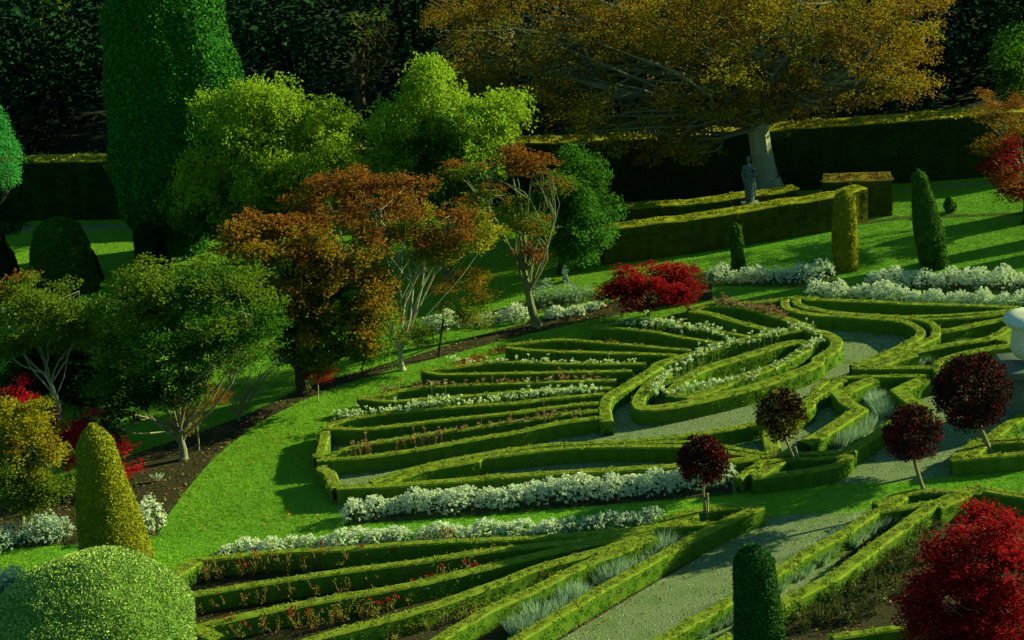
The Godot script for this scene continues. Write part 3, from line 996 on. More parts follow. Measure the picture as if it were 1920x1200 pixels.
	hedge("box_hedge", "short crooked hedge at the lawn corner of the wing, lit yellow", [Vector2(-6.20, -53.19), Vector2(-5.87, -52.65), Vector2(-5.73, -52.00), Vector2(-5.58, -51.62)], .4, H, g)
	hedge("box_hedge", "long front edging hedge behind the big white bushes", [Vector2(-5.58, -51.62), Vector2(-5.08, -51.56), Vector2(-3.76, -51.46), Vector2(-2.44, -51.41), Vector2(-1.12, -51.41), Vector2(-1.35, -51.43), Vector2(0.30, -51.36), Vector2(1.93, -51.26), Vector2(4.47, -51.08), Vector2(4.49, -51.16), Vector2(5.95, -51.08), Vector2(6.89, -51.22)], .34, H, g)
	hedge("box_hedge", "upper line of the twin hedge that sweeps along the front gravel strip", [Vector2(-4.59, -51.83), Vector2(-3.94, -52.21), Vector2(-3.11, -52.55), Vector2(-2.11, -52.90), Vector2(-0.34, -53.26), Vector2(-0.34, -53.24), Vector2(0.72, -53.34), Vector2(2.07, -53.20), Vector2(3.42, -53.12), Vector2(5.11, -53.17), Vector2(6.26, -53.38), Vector2(7.26, -53.67)], .28, H, g)
	hedge("box_hedge", "lower line of the twin hedge that sweeps along the front gravel strip", [Vector2(-4.16, -51.68), Vector2(-3.44, -52.15), Vector2(-2.61, -52.49), Vector2(-1.43, -52.76), Vector2(-1.32, -52.90), Vector2(0.37, -53.05), Vector2(1.92, -53.01), Vector2(3.38, -52.75), Vector2(4.69, -52.44), Vector2(4.95, -52.34), Vector2(5.98, -51.79), Vector2(6.89, -51.24)], .28, H, g)
	hedge("box_hedge", "thin hedge slanting from the twin lines to the crossing, above its neighbour", [Vector2(2.07, -53.18), Vector2(3.40, -52.98), Vector2(4.17, -52.87), Vector2(5.16, -52.64), Vector2(5.97, -52.19), Vector2(7.08, -51.41)], .26, H, g)
	hedge("box_hedge", "short broad hedge with a bright top under the standard tree at the crossing", [Vector2(7.50, -53.45), Vector2(7.40, -52.31), Vector2(7.33, -51.32)], .5, H, g, false)
	# the white-flowered loop
	hedge("box_hedge", "outer hedge of the white-flowered loop, its long sunlit face to the front gravel", [Vector2(4.93, -58.16), Vector2(4.35, -57.53), Vector2(4.00, -56.86), Vector2(3.78, -56.17), Vector2(3.78, -55.62), Vector2(4.15, -55.48), Vector2(5.22, -55.63), Vector2(7.07, -56.27), Vector2(8.62, -57.07), Vector2(9.78, -57.91), Vector2(9.88, -58.28), Vector2(10.52, -58.98), Vector2(10.76, -59.64), Vector2(10.68, -60.23), Vector2(10.45, -60.60), Vector2(10.35, -60.62), Vector2(10.07, -60.98)], .46, H, g)
	hedge("box_hedge", "inner hedge of the white-flowered loop round a dark gravel heart", [Vector2(4.86, -56.48), Vector2(5.02, -57.00), Vector2(5.53, -57.69), Vector2(6.28, -58.41), Vector2(7.87, -59.23), Vector2(9.08, -59.86), Vector2(9.62, -59.91), Vector2(9.75, -59.61), Vector2(9.66, -59.28), Vector2(9.29, -58.89), Vector2(8.85, -58.42), Vector2(8.01, -57.76), Vector2(6.82, -57.01), Vector2(6.02, -56.40), Vector2(5.35, -56.14)], .4, H, g, true, true)
	# the curve on the right
	hedge("box_hedge", "near line of the double S curve round the shaded gravel bay", [Vector2(9.78, -64.11), Vector2(9.69, -63.77), Vector2(9.68, -63.25), Vector2(9.99, -62.73), Vector2(10.46, -62.33), Vector2(11.10, -62.07), Vector2(12.65, -61.35), Vector2(13.21, -61.07), Vector2(13.49, -60.63), Vector2(13.66, -59.98), Vector2(13.48, -59.45), Vector2(12.90, -58.87), Vector2(12.02, -58.17), Vector2(10.88, -57.41)], .34, H, g)
	hedge("box_hedge", "far line of the double S curve, running close behind the near one", [Vector2(10.16, -63.99), Vector2(10.11, -63.43), Vector2(10.51, -62.82), Vector2(10.49, -62.97), Vector2(11.16, -62.35), Vector2(12.64, -61.63), Vector2(13.45, -61.29), Vector2(14.09, -60.77), Vector2(14.22, -60.05), Vector2(13.97, -59.33), Vector2(13.46, -58.87), Vector2(12.78, -58.29), Vector2(12.04, -57.77), Vector2(11.23, -57.33)], .32, H, g)
	hedge("box_hedge", "straight hedge in front of the far silvery row, dark face to the front", [Vector2(10.19, -64.16), Vector2(10.76, -63.98), Vector2(10.65, -63.88), Vector2(12.86, -63.07), Vector2(13.93, -62.57), Vector2(16.08, -61.87), Vector2(17.36, -61.34)], .32, H, g)
	hedge("box_hedge", "upper of the two thin lines that run to the urn", [Vector2(12.92, -61.53), Vector2(14.03, -61.31), Vector2(15.14, -61.17), Vector2(16.27, -61.13), Vector2(17.44, -61.21)], .25, H, g)
	hedge("box_hedge", "lower of the two thin lines that run to the urn", [Vector2(13.81, -61.03), Vector2(14.87, -60.85), Vector2(15.82, -60.83), Vector2(17.38, -60.99)], .25, H, g)
	hedge("box_hedge", "hedge with a lit face that curves up to the urn from the S curve", [Vector2(14.19, -59.77), Vector2(14.82, -59.88), Vector2(15.63, -60.13), Vector2(16.78, -60.46), Vector2(17.28, -60.63)], .32, H, g)
	hedge("box_hedge", "hedge behind the grey lavender pocket beside the urn", [Vector2(12.46, -58.02), Vector2(13.33, -58.29), Vector2(14.11, -58.51), Vector2(15.66, -58.81), Vector2(16.54, -59.58), Vector2(17.04, -59.78)], .32, H, g)
	hedge("box_hedge", "stub of hedge closing the lavender pocket under the urn", [Vector2(16.01, -58.73), Vector2(16.18, -58.53), Vector2(16.59, -58.84)], .5, H, g, false)
	hedge("box_hedge", "hedge in front of the lavender pocket, running behind the largest dark red ball", [Vector2(13.42, -56.82), Vector2(13.82, -57.29), Vector2(14.45, -57.65), Vector2(15.42, -57.89), Vector2(16.30, -58.05), Vector2(16.80, -58.38)], .34, H, g)
	hedge("box_hedge", "level hedge with a dark front face below the S curve", [Vector2(10.84, -57.31), Vector2(11.62, -57.15), Vector2(12.66, -56.94), Vector2(13.44, -56.76)], .34, H, g, false)
	hedge("box_hedge", "short wedge hedge between the S curve and the lavender pocket", [Vector2(11.72, -57.27), Vector2(12.32, -57.71), Vector2(13.05, -58.03)], .4, H, g)
	hedge("box_hedge", "short hedge dropping behind the largest dark red ball", [Vector2(13.44, -56.76), Vector2(13.44, -56.25), Vector2(13.38, -55.79)], .34, H, g, false)
	# zigzags of the crossing
	hedge("box_hedge", "left line of the twin slanting hedge beside the crossing gravel", [Vector2(8.17, -54.24), Vector2(9.14, -55.22), Vector2(9.46, -55.96), Vector2(9.92, -56.53), Vector2(10.14, -56.55)], .3, H, g)
	hedge("box_hedge", "right line of the twin slanting hedge beside the crossing gravel", [Vector2(8.34, -54.03), Vector2(8.94, -54.51), Vector2(9.10, -55.13), Vector2(9.66, -55.69), Vector2(10.25, -56.38), Vector2(10.44, -56.43)], .36, H, g)
	hedge("box_hedge", "thin level hedge along the top of the zigzags", [Vector2(10.31, -56.54), Vector2(11.46, -56.40), Vector2(12.32, -56.24), Vector2(12.94, -56.08)], .28, H, g, false)
	hedge("box_hedge", "left zigzag hedge with a sunlit bend over the gravel", [Vector2(11.29, -56.24), Vector2(10.71, -55.82), Vector2(10.03, -55.24), Vector2(10.14, -54.55), Vector2(10.40, -53.96), Vector2(9.79, -53.28), Vector2(8.96, -52.42), Vector2(8.33, -51.87)], .5, H, g, false)
	hedge("box_hedge", "right zigzag hedge whose upper arm shades its own bend", [Vector2(12.85, -55.93), Vector2(12.35, -55.58), Vector2(11.87, -55.19), Vector2(12.03, -54.48), Vector2(12.28, -53.76), Vector2(11.81, -53.18)], .5, H, g, false)
	hedge("box_hedge", "sloping hedge with a bright face running down from behind the middle ball tree", [Vector2(11.55, -53.24), Vector2(10.79, -52.40), Vector2(10.15, -51.72), Vector2(9.57, -51.13)], .36, H, g, false)
	hedge("box_hedge", "level hedge along the foot of the zigzags above the first tree pit", [Vector2(6.95, -51.20), Vector2(7.49, -51.26), Vector2(8.58, -51.16), Vector2(9.61, -51.07)], .2, H, g, false)
	var gp := "box hedges round the standard tree pits"
	hedge("box_hedge", "front hedge of the tree pit at the crossing, dark face to the grass walk", [Vector2(6.49, -49.88), Vector2(7.24, -49.95), Vector2(8.22, -50.03), Vector2(8.92, -50.19), Vector2(9.49, -50.77)], .28, H, gp, false)
	hedge("box_hedge", "back hedge of the tree pit at the crossing", [Vector2(6.84, -50.90), Vector2(7.56, -50.88), Vector2(8.52, -50.78), Vector2(9.43, -50.80)], .2, H, gp, false)
	hedge("box_hedge", "outermost slanting hedge left of the crossing tree pit", [Vector2(6.09, -49.94), Vector2(6.48, -50.41), Vector2(6.97, -50.89)], .26, H, gp, false)
	hedge("box_hedge", "slanting hedge just inside the left of the crossing tree pit", [Vector2(6.57, -49.94), Vector2(7.02, -50.38), Vector2(7.48, -50.82)], .42, H, gp, false)
	hedge("box_hedge", "front hedge of the right-hand tree pit, dark face to the grass walk", [Vector2(12.26, -49.93), Vector2(13.00, -49.94), Vector2(13.64, -49.92), Vector2(14.48, -49.95)], .28, H, gp, false)
	hedge("box_hedge", "left slanting hedge of the right-hand tree pit", [Vector2(12.38, -50.03), Vector2(12.82, -50.52), Vector2(13.27, -50.99)], .36, H, gp, false)
	hedge("box_hedge", "rearmost level hedge of the right-hand tree pit", [Vector2(13.29, -51.05), Vector2(13.92, -50.98), Vector2(14.75, -50.91)], .2, H, gp, false)
	hedge("box_hedge", "inner back hedge of the right-hand tree pit", [Vector2(13.27, -50.74), Vector2(13.85, -50.71), Vector2(14.68, -50.66)], .18, H, gp, false)
	hedge("box_hedge", "inner slanting hedge of the right-hand tree pit", [Vector2(12.83, -50.01), Vector2(13.14, -50.37), Vector2(13.31, -50.65)], .34, H, gp, false)
	hedge("box_hedge", "mossy hedge rising to the right edge beyond the right-hand tree pit", [Vector2(13.63, -51.10), Vector2(14.31, -51.80), Vector2(15.25, -52.68)], .4, H, g, false)

func make_front_beds() -> void:
	var g := "box hedges of the fan shaped rose beds"
	var H := .52
	hedge("box_hedge", "long sunlit hedge along the left side of the front gravel path", [Vector2(6.44, -47.95), Vector2(5.46, -47.31), Vector2(4.34, -46.42), Vector2(3.25, -45.45), Vector2(1.51, -43.88), Vector2(-0.14, -42.28), Vector2(-1.09, -41.37), Vector2(-1.70, -40.72)], .36, H, g, false)
	hedge("box_hedge", "back hedge of the tree pit at the head of the fan", [Vector2(6.37, -47.97), Vector2(5.23, -48.09), Vector2(4.36, -48.00), Vector2(3.75, -47.75)], .3, H, g)
	hedge("box_hedge", "short slanting hedge at the left of the fan's tree pit", [Vector2(3.52, -47.41), Vector2(3.88, -47.65), Vector2(4.29, -47.94)], .29, H, g, false)
	hedge("box_hedge", "inner slanting hedge beside the stake in the fan's tree pit", [Vector2(3.78, -47.31), Vector2(4.18, -47.60), Vector2(4.59, -47.88)], .4, H, g, false)
	hedge("box_hedge", "front hedge of the fan's tree pit above the shaded lavender", [Vector2(3.41, -47.33), Vector2(4.44, -47.23), Vector2(5.27, -47.14), Vector2(5.64, -47.39)], .3, H, g, false)
	hedge("box_hedge", "backmost fan hedge, running in front of the low white bushes", [Vector2(3.43, -47.25), Vector2(2.08, -47.25), Vector2(0.74, -47.25), Vector2(0.06, -47.27), Vector2(-1.55, -47.42), Vector2(-3.40, -47.58), Vector2(-5.25, -47.59), Vector2(-6.89, -47.76), Vector2(-8.13, -47.74), Vector2(-9.27, -47.72)], .29, H, g)
	hedge("box_hedge", "wide mossy hedge at the left end of the back rose bed", [Vector2(-9.26, -47.70), Vector2(-9.53, -47.35), Vector2(-9.81, -46.95), Vector2(-10.02, -46.48)], .5, H, g, false)
	hedge("box_hedge", "second fan hedge from the back, between the red rose beds", [Vector2(3.32, -47.13), Vector2(1.39, -46.87), Vector2(0.04, -46.82), Vector2(-1.56, -46.69), Vector2(-3.08, -46.46), Vector2(-5.18, -46.27), Vector2(-7.35, -45.99), Vector2(-8.81, -45.75), Vector2(-9.49, -45.67)], .29, H, g)
	hedge("box_hedge", "third fan hedge from the back, over the bed of bare rose stems", [Vector2(3.27, -47.02), Vector2(1.71, -46.72), Vector2(0.02, -46.25), Vector2(-1.57, -45.74), Vector2(-3.35, -45.19), Vector2(-5.11, -44.90), Vector2(-6.63, -44.58), Vector2(-8.33, -44.11), Vector2(-8.83, -43.93)], .33, H, g)
	hedge("box_hedge", "fourth fan hedge from the back, in front of the brightest red roses", [Vector2(3.12, -46.83), Vector2(1.67, -46.17), Vector2(-0.01, -45.49), Vector2(-1.00, -44.89), Vector2(-2.75, -43.94), Vector2(-4.17, -43.38), Vector2(-5.01, -43.08), Vector2(-5.64, -42.83), Vector2(-6.19, -42.57)], .33, H, g)
	hedge("box_hedge", "fan hedge between the weedy soil strip and the lavender strip", [Vector2(3.33, -46.72), Vector2(2.32, -46.05), Vector2(1.29, -45.46), Vector2(-0.06, -44.35), Vector2(-1.03, -43.68), Vector2(-1.89, -42.88), Vector2(-2.59, -42.17), Vector2(-3.28, -41.53)], .36, H, g)
	hedge("box_hedge", "short stub hedge at the foot of the big variegated ball", [Vector2(-8.82, -43.86), Vector2(-8.50, -43.58), Vector2(-8.17, -43.19)], .45, H, g, false)
	var r := "box hedges round the front lavender strip on the right"
	hedge("box_hedge", "hedge along the right side of the front gravel path", [Vector2(9.41, -47.05), Vector2(8.51, -46.10), Vector2(7.15, -45.00), Vector2(6.24, -44.12), Vector2(4.85, -42.86), Vector2(3.14, -41.41), Vector2(2.16, -40.58)], .36, H, r, false)
	hedge("box_hedge", "hedge with grey bare patches between the lavender and the pink roses", [Vector2(11.17, -47.30), Vector2(10.60, -46.70), Vector2(9.09, -45.13), Vector2(7.65, -43.63), Vector2(6.05, -42.45), Vector2(5.14, -41.70)], .42, H, r, false)
	hedge("box_hedge", "back hedge of the front right tree pit", [Vector2(9.53, -47.45), Vector2(10.40, -47.94), Vector2(11.09, -47.99), Vector2(11.86, -47.83)], .3, H, r)
	hedge("box_hedge", "front hedge of the front right tree pit", [Vector2(9.44, -47.10), Vector2(10.11, -47.18), Vector2(10.72, -47.24), Vector2(11.18, -47.33)], .3, H, r, false)
	hedge("box_hedge", "inner slanting hedge of the front right tree pit", [Vector2(9.76, -47.22), Vector2(10.14, -47.51), Vector2(10.41, -47.82)], .29, H, r, false)
	hedge("box_hedge", "rough broad hedge between the front right pit and the scarlet maple", [Vector2(11.08, -47.09), Vector2(11.66, -47.48), Vector2(12.14, -47.79), Vector2(12.65, -47.92)], .55, H, r, false)
	hedge("box_hedge", "hedge beyond the scarlet maple at the right edge", [Vector2(12.63, -47.83), Vector2(13.17, -47.45), Vector2(13.82, -47.09)], .4, H, r, false)
	hedge("box_hedge", "bottom hedge before the pink rose bed with a dark face", [Vector2(7.06, -40.67), Vector2(8.54, -40.82), Vector2(9.24, -40.82), Vector2(10.13, -41.00), Vector2(10.74, -41.14)], .29, H, r)
	hedge("box_hedge", "stub of hedge right of the dark front column", [Vector2(4.28, -40.86), Vector2(4.69, -41.23)], .29, H, r, false)

func make_far_hedges() -> void:
	var gold_lit_top := [Vector3(.30, .27, .03), Vector3(.36, .30, .03), Vector3(.24, .24, .03)]  # sunlit top edge of the tall hedge put into its leaf colour
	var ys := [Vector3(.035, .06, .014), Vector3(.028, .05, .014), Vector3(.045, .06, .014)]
	var b := hedge("tall_hedge", "tall dark boundary hedge with a gold painted sunlit top across the back", [Vector3(-24.58, 0.00, -85.32), Vector3(-16.76, 0.00, -83.45), Vector3(-5.68, 0.00, -81.65), Vector3(4.83, 0.00, -79.56), Vector3(11.47, 0.00, -78.99), Vector3(20.33, 0.00, -78.52), Vector3(25.55, 0.00, -78.36)].map(func(q): return Vector2(q.x, q.z)), 1.3, 2.74, "", true, false, gold_lit_top, ys, "s_big")
	b.set_meta("category", "hedge")
	var lit_hedge_top := [Vector3(.27, .27, .02), Vector3(.23, .25, .02), Vector3(.31, .27, .025)]  # tops painted lighter than the sides to look sunlit
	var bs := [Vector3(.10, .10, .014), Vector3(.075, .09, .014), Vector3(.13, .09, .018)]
	hedge("clipped_hedge", "long waist high beech hedge in front of the statue", [Vector3(3.74, 0.00, -71.25), Vector3(7.37, 0.00, -71.71), Vector3(10.65, 0.00, -72.41), Vector3(13.10, 0.00, -72.97), Vector3(14.44, 0.00, -73.72)].map(func(q): return Vector2(q.x, q.z)), 0.8, 1.45, "clipped hedges in the far lawn", true, false, lit_hedge_top, bs, "s_leafy", .55)
	hedge("clipped_hedge", "lower hedge with a painted sunlit top behind the statue running down to the left", [Vector3(3.86, 0.00, -75.82), Vector3(7.82, 0.00, -75.48), Vector3(10.09, 0.00, -75.85), Vector3(12.18, 0.00, -76.14)].map(func(q): return Vector2(q.x, q.z)), 0.8, .85, "clipped hedges in the far lawn", true, false, lit_hedge_top, bs, "s_leafy", .55)
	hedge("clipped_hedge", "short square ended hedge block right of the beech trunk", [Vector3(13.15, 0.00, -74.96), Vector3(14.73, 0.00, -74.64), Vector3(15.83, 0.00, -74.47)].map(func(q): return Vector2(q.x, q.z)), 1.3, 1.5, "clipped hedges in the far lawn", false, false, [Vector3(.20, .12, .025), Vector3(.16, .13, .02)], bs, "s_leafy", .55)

func make_topiary() -> void:
	var yc := "yew columns on the far lawn"
	topiary("yew_column", "golden upright yew column before the end of the long hedge", Vector3(12.70, 0.00, -68.02), Vector3(12.71, 3.13, -68.02), [[0, .30], [.04, .42], [.3, .50], [.7, .44], [.93, .36], [1, .02]], 1.0, YEW_GOLD, "s_yew", .13, yc)
	topiary("yew_column", "dark leaning yew column in front of the open lawn", Vector3(15.92, 0.00, -67.46), Vector3(15.33, 3.84, -67.46), [[0, .40], [.05, .52], [.3, .56], [.6, .44], [.85, .30], [.95, .24], [1, .02]], 1.0, YEW, "s_yew", .13, yc)
	topiary("yew_column", "smallest thin yew column behind the silvery shrubs", Vector3(8.81, 0.00, -69.06), Vector3(8.75, 1.87, -69.06), [[0, .22], [.1, .26], [.6, .26], [.92, .22], [1, .02]], 1.0, YEW, "s_yew", .13, yc)
	topiary("yew_column", "yew column just beyond the right edge, throwing the upper shadow band", Vector3(25.09, 0.00, -73.49), Vector3(24.85, 4.05, -73.49), [[0, .5], [.3, .75], [.7, .6], [.95, .3], [1, .02]], 1.0, YEW, "s_yew", .16, yc)
	topiary("yew_column", "yew column beyond the right edge, throwing the middle shadow band", Vector3(24.92, 0.00, -70.48), Vector3(24.68, 3.88, -70.48), [[0, .45], [.3, .65], [.7, .5], [.95, .3], [1, .02]], 1.0, YEW, "s_yew", .16, yc)
	topiary("yew_column", "yew column beyond the right edge, throwing the lowest shadow band", Vector3(22.29, 0.00, -68.11), Vector3(22.10, 3.61, -68.11), [[0, .4], [.3, .6], [.7, .5], [.95, .3], [1, .02]], 1.0, YEW, "s_yew", .16, yc)
	topiary("clipped_bush", "tiny clipped dark bush alone on the far right lawn", Vector3(18.04, 0.00, -73.68), Vector3(18.00, 0.68, -73.68), [[0, .16], [.4, .26], [.8, .14], [1, .02]], 1.0, YEW, "s_yew", .12)
	topiary("yew_cone", "tall blunt golden yew cone at the left, half in shade", Vector3(-11.65, 0.00, -48.42), Vector3(-11.68, 4.51, -48.42), [[0, 0.93], [.1, 0.99], [.35, 0.87], [.6, 0.69], [.85, 0.50], [.95, 0.33], [1, .02]], 1.0, YEW_GOLD, "s_yew", .09, "", .1, 36)
	topiary("variegated_bush", "big round cream and green variegated bush in the bottom left corner", Vector3(-11.59, 0.00, -42.88), Vector3(-11.09, 3.14, -42.88), [[0, 2.58], [.25, 2.79], [.5, 2.66], [.7, 2.24], [.85, 1.63], [.95, 0.88], [1, .03]], 1.0, CREAM_GREEN, "s_leafy", .1, "", .22, 48, "bush")
	topiary("yew_column", "dark yew column at the bottom edge beside the gravel path", Vector3(5.20, 0.00, -39.47), Vector3(5.06, 3.80, -39.47), [[0, 0.66], [.3, 0.60], [.6, 0.53], [.88, 0.47], [.95, 0.38], [1, .02]], 1.0, [Vector3(.03, .085, .02), Vector3(.04, .11, .02), Vector3(.02, .06, .015)], "s_yew", .09, "", .08, 32)
	topiary("yew_dome", "large smooth yew dome on the left lawn, lit on its right", Vector3(-17.82, 0.00, -73.22), Vector3(-17.67, 3.19, -73.22), [[0, 1.42], [.25, 1.33], [.6, 1.18], [.85, 0.92], [.95, 0.56], [1, .03]], 1.0, [Vector3(.045, .10, .012), Vector3(.06, .13, .015), Vector3(.03, .07, .012)], "s_yew", .13)
	topiary("yew_dome", "flatter dark yew half hidden behind the large dome", Vector3(-17.22, 0.00, -74.49), Vector3(-17.21, 2.38, -74.49), [[0, 0.74], [.4, 0.61], [.8, 0.26], [1, .03]], 1.0, DARK, "s_yew", .16)
	topiary("yew_dome", "black looking yew block under the giant conifer", Vector3(-14.20, 0.00, -73.56), Vector3(-14.16, 2.60, -73.56), [[0, 0.56], [.5, 0.67], [.9, 0.62], [1, .03]], 1.0, DARK, "s_yew", .16)
	topiary("yew_dome", "dark yew cut by the left edge below the pale conifer", Vector3(-20.94, 0.00, -76.00), Vector3(-20.82, 1.58, -76.00), [[0, 0.75], [.5, 0.60], [.9, 0.31], [1, .03]], 1.0, DARK, "s_yew", .16)
	topiary("giant_conifer", "giant clipped conifer, black in front with a bright green right flank", Vector3(-13.59, 0.00, -77.12), Vector3(-12.48, 19.39, -77.12), [[0, 1.12, -0.22], [0.05, 1.53, -0.18], [0.14, 2.47, 0.00], [0.22, 2.88, 0.27], [0.36, 2.79, 0.31], [0.52, 2.38, 0.04], [0.7, 1.66, 0.00], [0.9, 0.76, 0.00], [1, .03, 0.0]], 1.0, CONIFER, "s_big", .24, "", .3, 40, "conifer")

func make_standards() -> void:
	standard_tree("standard_tree", "ball headed dark purple tree with a pale stake in the fan's pit", Vector3(4.86, 0.00, -47.96), Vector3(4.88, 2.05, -47.96), Vector3(0.65, 0.65, 0.65), 900, [Vector3(4.93, 0.00, -47.94), "pale upright stake beside the ball headed tree of the fan's pit", Vector3(4.98, 1.07, -47.94) - Vector3(4.93, 0.00, -47.94)], [PURPLE, PURPLE, PURPLE, PURPLE, DARK_RED], .045)
	standard_tree("standard_tree", "ball headed purple tree with yellowing lower leaves at the crossing pit", Vector3(8.04, 0.00, -50.80), Vector3(7.51, 1.96, -50.80), Vector3(0.67, 0.75, 0.67), 800, [Vector3(8.13, -0.00, -50.86), "dark stake tied to the tree at the crossing pit", Vector3(7.90, 0.88, -50.86) - Vector3(8.13, -0.00, -50.86)], [PURPLE, PURPLE, PURPLE, PURPLE, YELLOW], .04)
	standard_tree("standard_tree", "ball headed red tree with the tall straight leaning stem, thin underneath", Vector3(11.12, 0.00, -48.14), Vector3(10.72, 2.22, -48.14), Vector3(0.75, 0.81, 0.75), 860, [], [PURPLE, PURPLE, PURPLE, DARK_RED], .06)
	standard_tree("standard_tree", "largest ball headed tree, dense and dark red, before the urn", Vector3(13.71, 0.00, -50.66), Vector3(13.03, 2.22, -50.66), Vector3(1.08, 1.12, 1.03), 2000, [], [PURPLE, PURPLE, PURPLE, PURPLE, DARK_RED], .075)

func make_trees() -> void:
	# the old beech
	var bb := Vector3(11.43, 0.00, -77.89)
	var t := thing("beech_tree", "huge old beech with a pale trunk and gold to rust leaves", "tree", bb)
	var gold := [[Vector3(6.14, 6.10, -77.39), Vector3(5.63, 3.11, 3.60)], [Vector3(2.06, 7.36, -77.39), Vector3(3.83, 2.87, 3.20)], [Vector3(5.48, 4.63, -75.89), Vector3(4.43, 1.41, 2.40)], [Vector3(9.23, 7.49, -76.89), Vector3(4.26, 3.09, 4.00)], [Vector3(7.31, 3.43, -75.29), Vector3(1.76, 0.79, 1.00)], [Vector3(10.03, 4.60, -75.69), Vector3(1.55, 1.41, 1.20)], [Vector3(3.73, 8.87, -77.89), Vector3(5.89, 2.64, 4.00)]]
	var rust := [[Vector3(14.08, 6.29, -77.39), Vector3(4.28, 2.87, 3.40)], [Vector3(16.16, 5.10, -76.89), Vector3(2.46, 1.31, 2.00)], [Vector3(12.74, 4.54, -76.29), Vector3(2.67, 0.99, 1.50)], [Vector3(12.82, 8.39, -77.39), Vector3(5.86, 2.87, 4.00)], [Vector3(16.95, 7.15, -77.39), Vector3(1.80, 1.91, 2.00)], [Vector3(-0.74, 7.83, -78.39), Vector3(2.05, 2.42, 3.00)]]
	var lv := limbs(bb, Vector3(10.92, 5.11, -77.89), gold + rust, .50, 4, Vector3(.16, .16, .11), 6, .25, Vector3(.34, .34, .25))
	part(t, "trunk", leaf_mesh(lv, null, bark("bark")))
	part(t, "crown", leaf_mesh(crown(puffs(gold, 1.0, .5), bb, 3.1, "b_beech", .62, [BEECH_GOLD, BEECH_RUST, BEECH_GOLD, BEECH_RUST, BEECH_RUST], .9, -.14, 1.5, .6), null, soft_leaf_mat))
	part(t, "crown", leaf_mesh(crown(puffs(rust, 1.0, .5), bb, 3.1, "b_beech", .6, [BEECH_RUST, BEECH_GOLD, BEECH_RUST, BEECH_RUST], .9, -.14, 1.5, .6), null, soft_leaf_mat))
	# lime green trees at the middle left
	tree("leafy_tree", "broad bright lime green tree beside the giant conifer", "tree", Vector3(-9.66, 0.00, -73.02), Vector3(-9.48, 2.24, -73.02), [[Vector3(-8.71, 6.64, -73.02), Vector3(2.03, 1.36, 1.80)], [Vector3(-10.08, 6.55, -73.02), Vector3(1.50, 1.36, 1.60)], [Vector3(-7.06, 5.42, -72.62), Vector3(2.02, 1.69, 1.80)], [Vector3(-10.29, 4.47, -72.42), Vector3(2.34, 1.69, 1.80)], [Vector3(-8.20, 4.34, -72.22), Vector3(2.54, 1.57, 2.00)], [Vector3(-11.75, 3.73, -72.42), Vector3(1.59, 1.35, 1.40)], [Vector3(-6.10, 4.69, -72.62), Vector3(0.96, 0.90, 1.00)], [Vector3(-10.07, 2.92, -72.42), Vector3(1.91, 0.90, 1.40)]], .22, Vector3(.16, .14, .09), 11.0, "b_leaf", 1.0, [GREEN, LIME, LIME, LIME], {"gap": -.3, "freq": 1.3, "inner": .5, "puff": .62, "fill": .6, "pflat": .8})
	tree("leafy_tree", "pointed bright lime green tree in the middle, against the beech", "tree", Vector3(-2.35, 0.00, -70.77), Vector3(-2.20, 2.72, -70.77), [[Vector3(-2.35, 7.99, -70.77), Vector3(1.00, 0.93, 1.20)], [Vector3(-2.53, 6.72, -70.57), Vector3(1.97, 1.43, 1.80)], [Vector3(-0.74, 6.40, -70.37), Vector3(1.76, 1.21, 1.60)], [Vector3(0.58, 6.55, -70.37), Vector3(0.83, 0.75, 1.00)], [Vector3(-1.65, 5.29, -70.17), Vector3(2.38, 1.20, 1.80)], [Vector3(-3.48, 5.39, -70.77), Vector3(1.46, 1.32, 1.40)], [Vector3(-2.57, 4.16, -70.37), Vector3(1.86, 0.99, 1.40)]], .2, Vector3(.16, .14, .09), 11.0, "b_leaf", 1.0, [GREEN, LIME, LIME], {"gap": -.3, "freq": 1.3, "inner": .5, "puff": .62, "fill": .6, "pflat": .8})
	tree("leafy_tree", "dim green tree in the gap between the two lime green trees", "tree", Vector3(-5.00, 0.00, -75.11), Vector3(-4.91, 1.83, -75.11), [[Vector3(-4.71, 4.95, -75.61), Vector3(1.21, 1.17, 1.20)], [Vector3(-4.65, 3.48, -75.61), Vector3(1.55, 1.64, 1.40)]], .15, Vector3(.10, .09, .06), 7.5, "b_leaf", 1.18, [GREEN, GREEN, OLIVE], {"puff": 0.0, "gap": -.1})
	tree("holly_tree", "round glossy dark green tree left of the long hedge", "tree", Vector3(2.02, 0.00, -70.43), Vector3(2.23, 1.23, -70.43), [[Vector3(2.90, 3.64, -70.43), Vector3(1.14, 1.27, 1.30)], [Vector3(2.90, 2.42, -70.23), Vector3(1.61, 1.36, 1.60)], [Vector3(2.94, 1.55, -70.23), Vector3(1.49, 0.92, 1.40)], [Vector3(2.31, 2.63, -70.43), Vector3(0.93, 1.32, 1.10)]], .16, Vector3(.06, .05, .035), 13.5, "b_leaf", 0.85, [HOLLY, HOLLY, GREEN], {"puff": .42, "fill": .8, "pflat": .95, "gap": -.35, "inner": .4})
	# left edge conifer
	tree("pale_conifer", "pale blue green conifer cut by the left edge", "conifer", Vector3(-22.52, 0.00, -80.53), Vector3(-22.14, 1.49, -80.53), [[Vector3(-21.51, 4.08, -80.53), Vector3(1.03, 1.29, 1.20)], [Vector3(-21.44, 5.38, -80.53), Vector3(0.61, 0.99, 0.90)], [Vector3(-21.61, 3.13, -80.53), Vector3(0.98, 0.59, 1.10)]], .16, Vector3(.08, .07, .05), 16.5, "b_leaf", 0.83, [[Vector3(.05, .28, .07), Vector3(.06, .32, .08), Vector3(.04, .22, .06)]], {"puff": 0.0, "gap": -.6, "inner": .3})
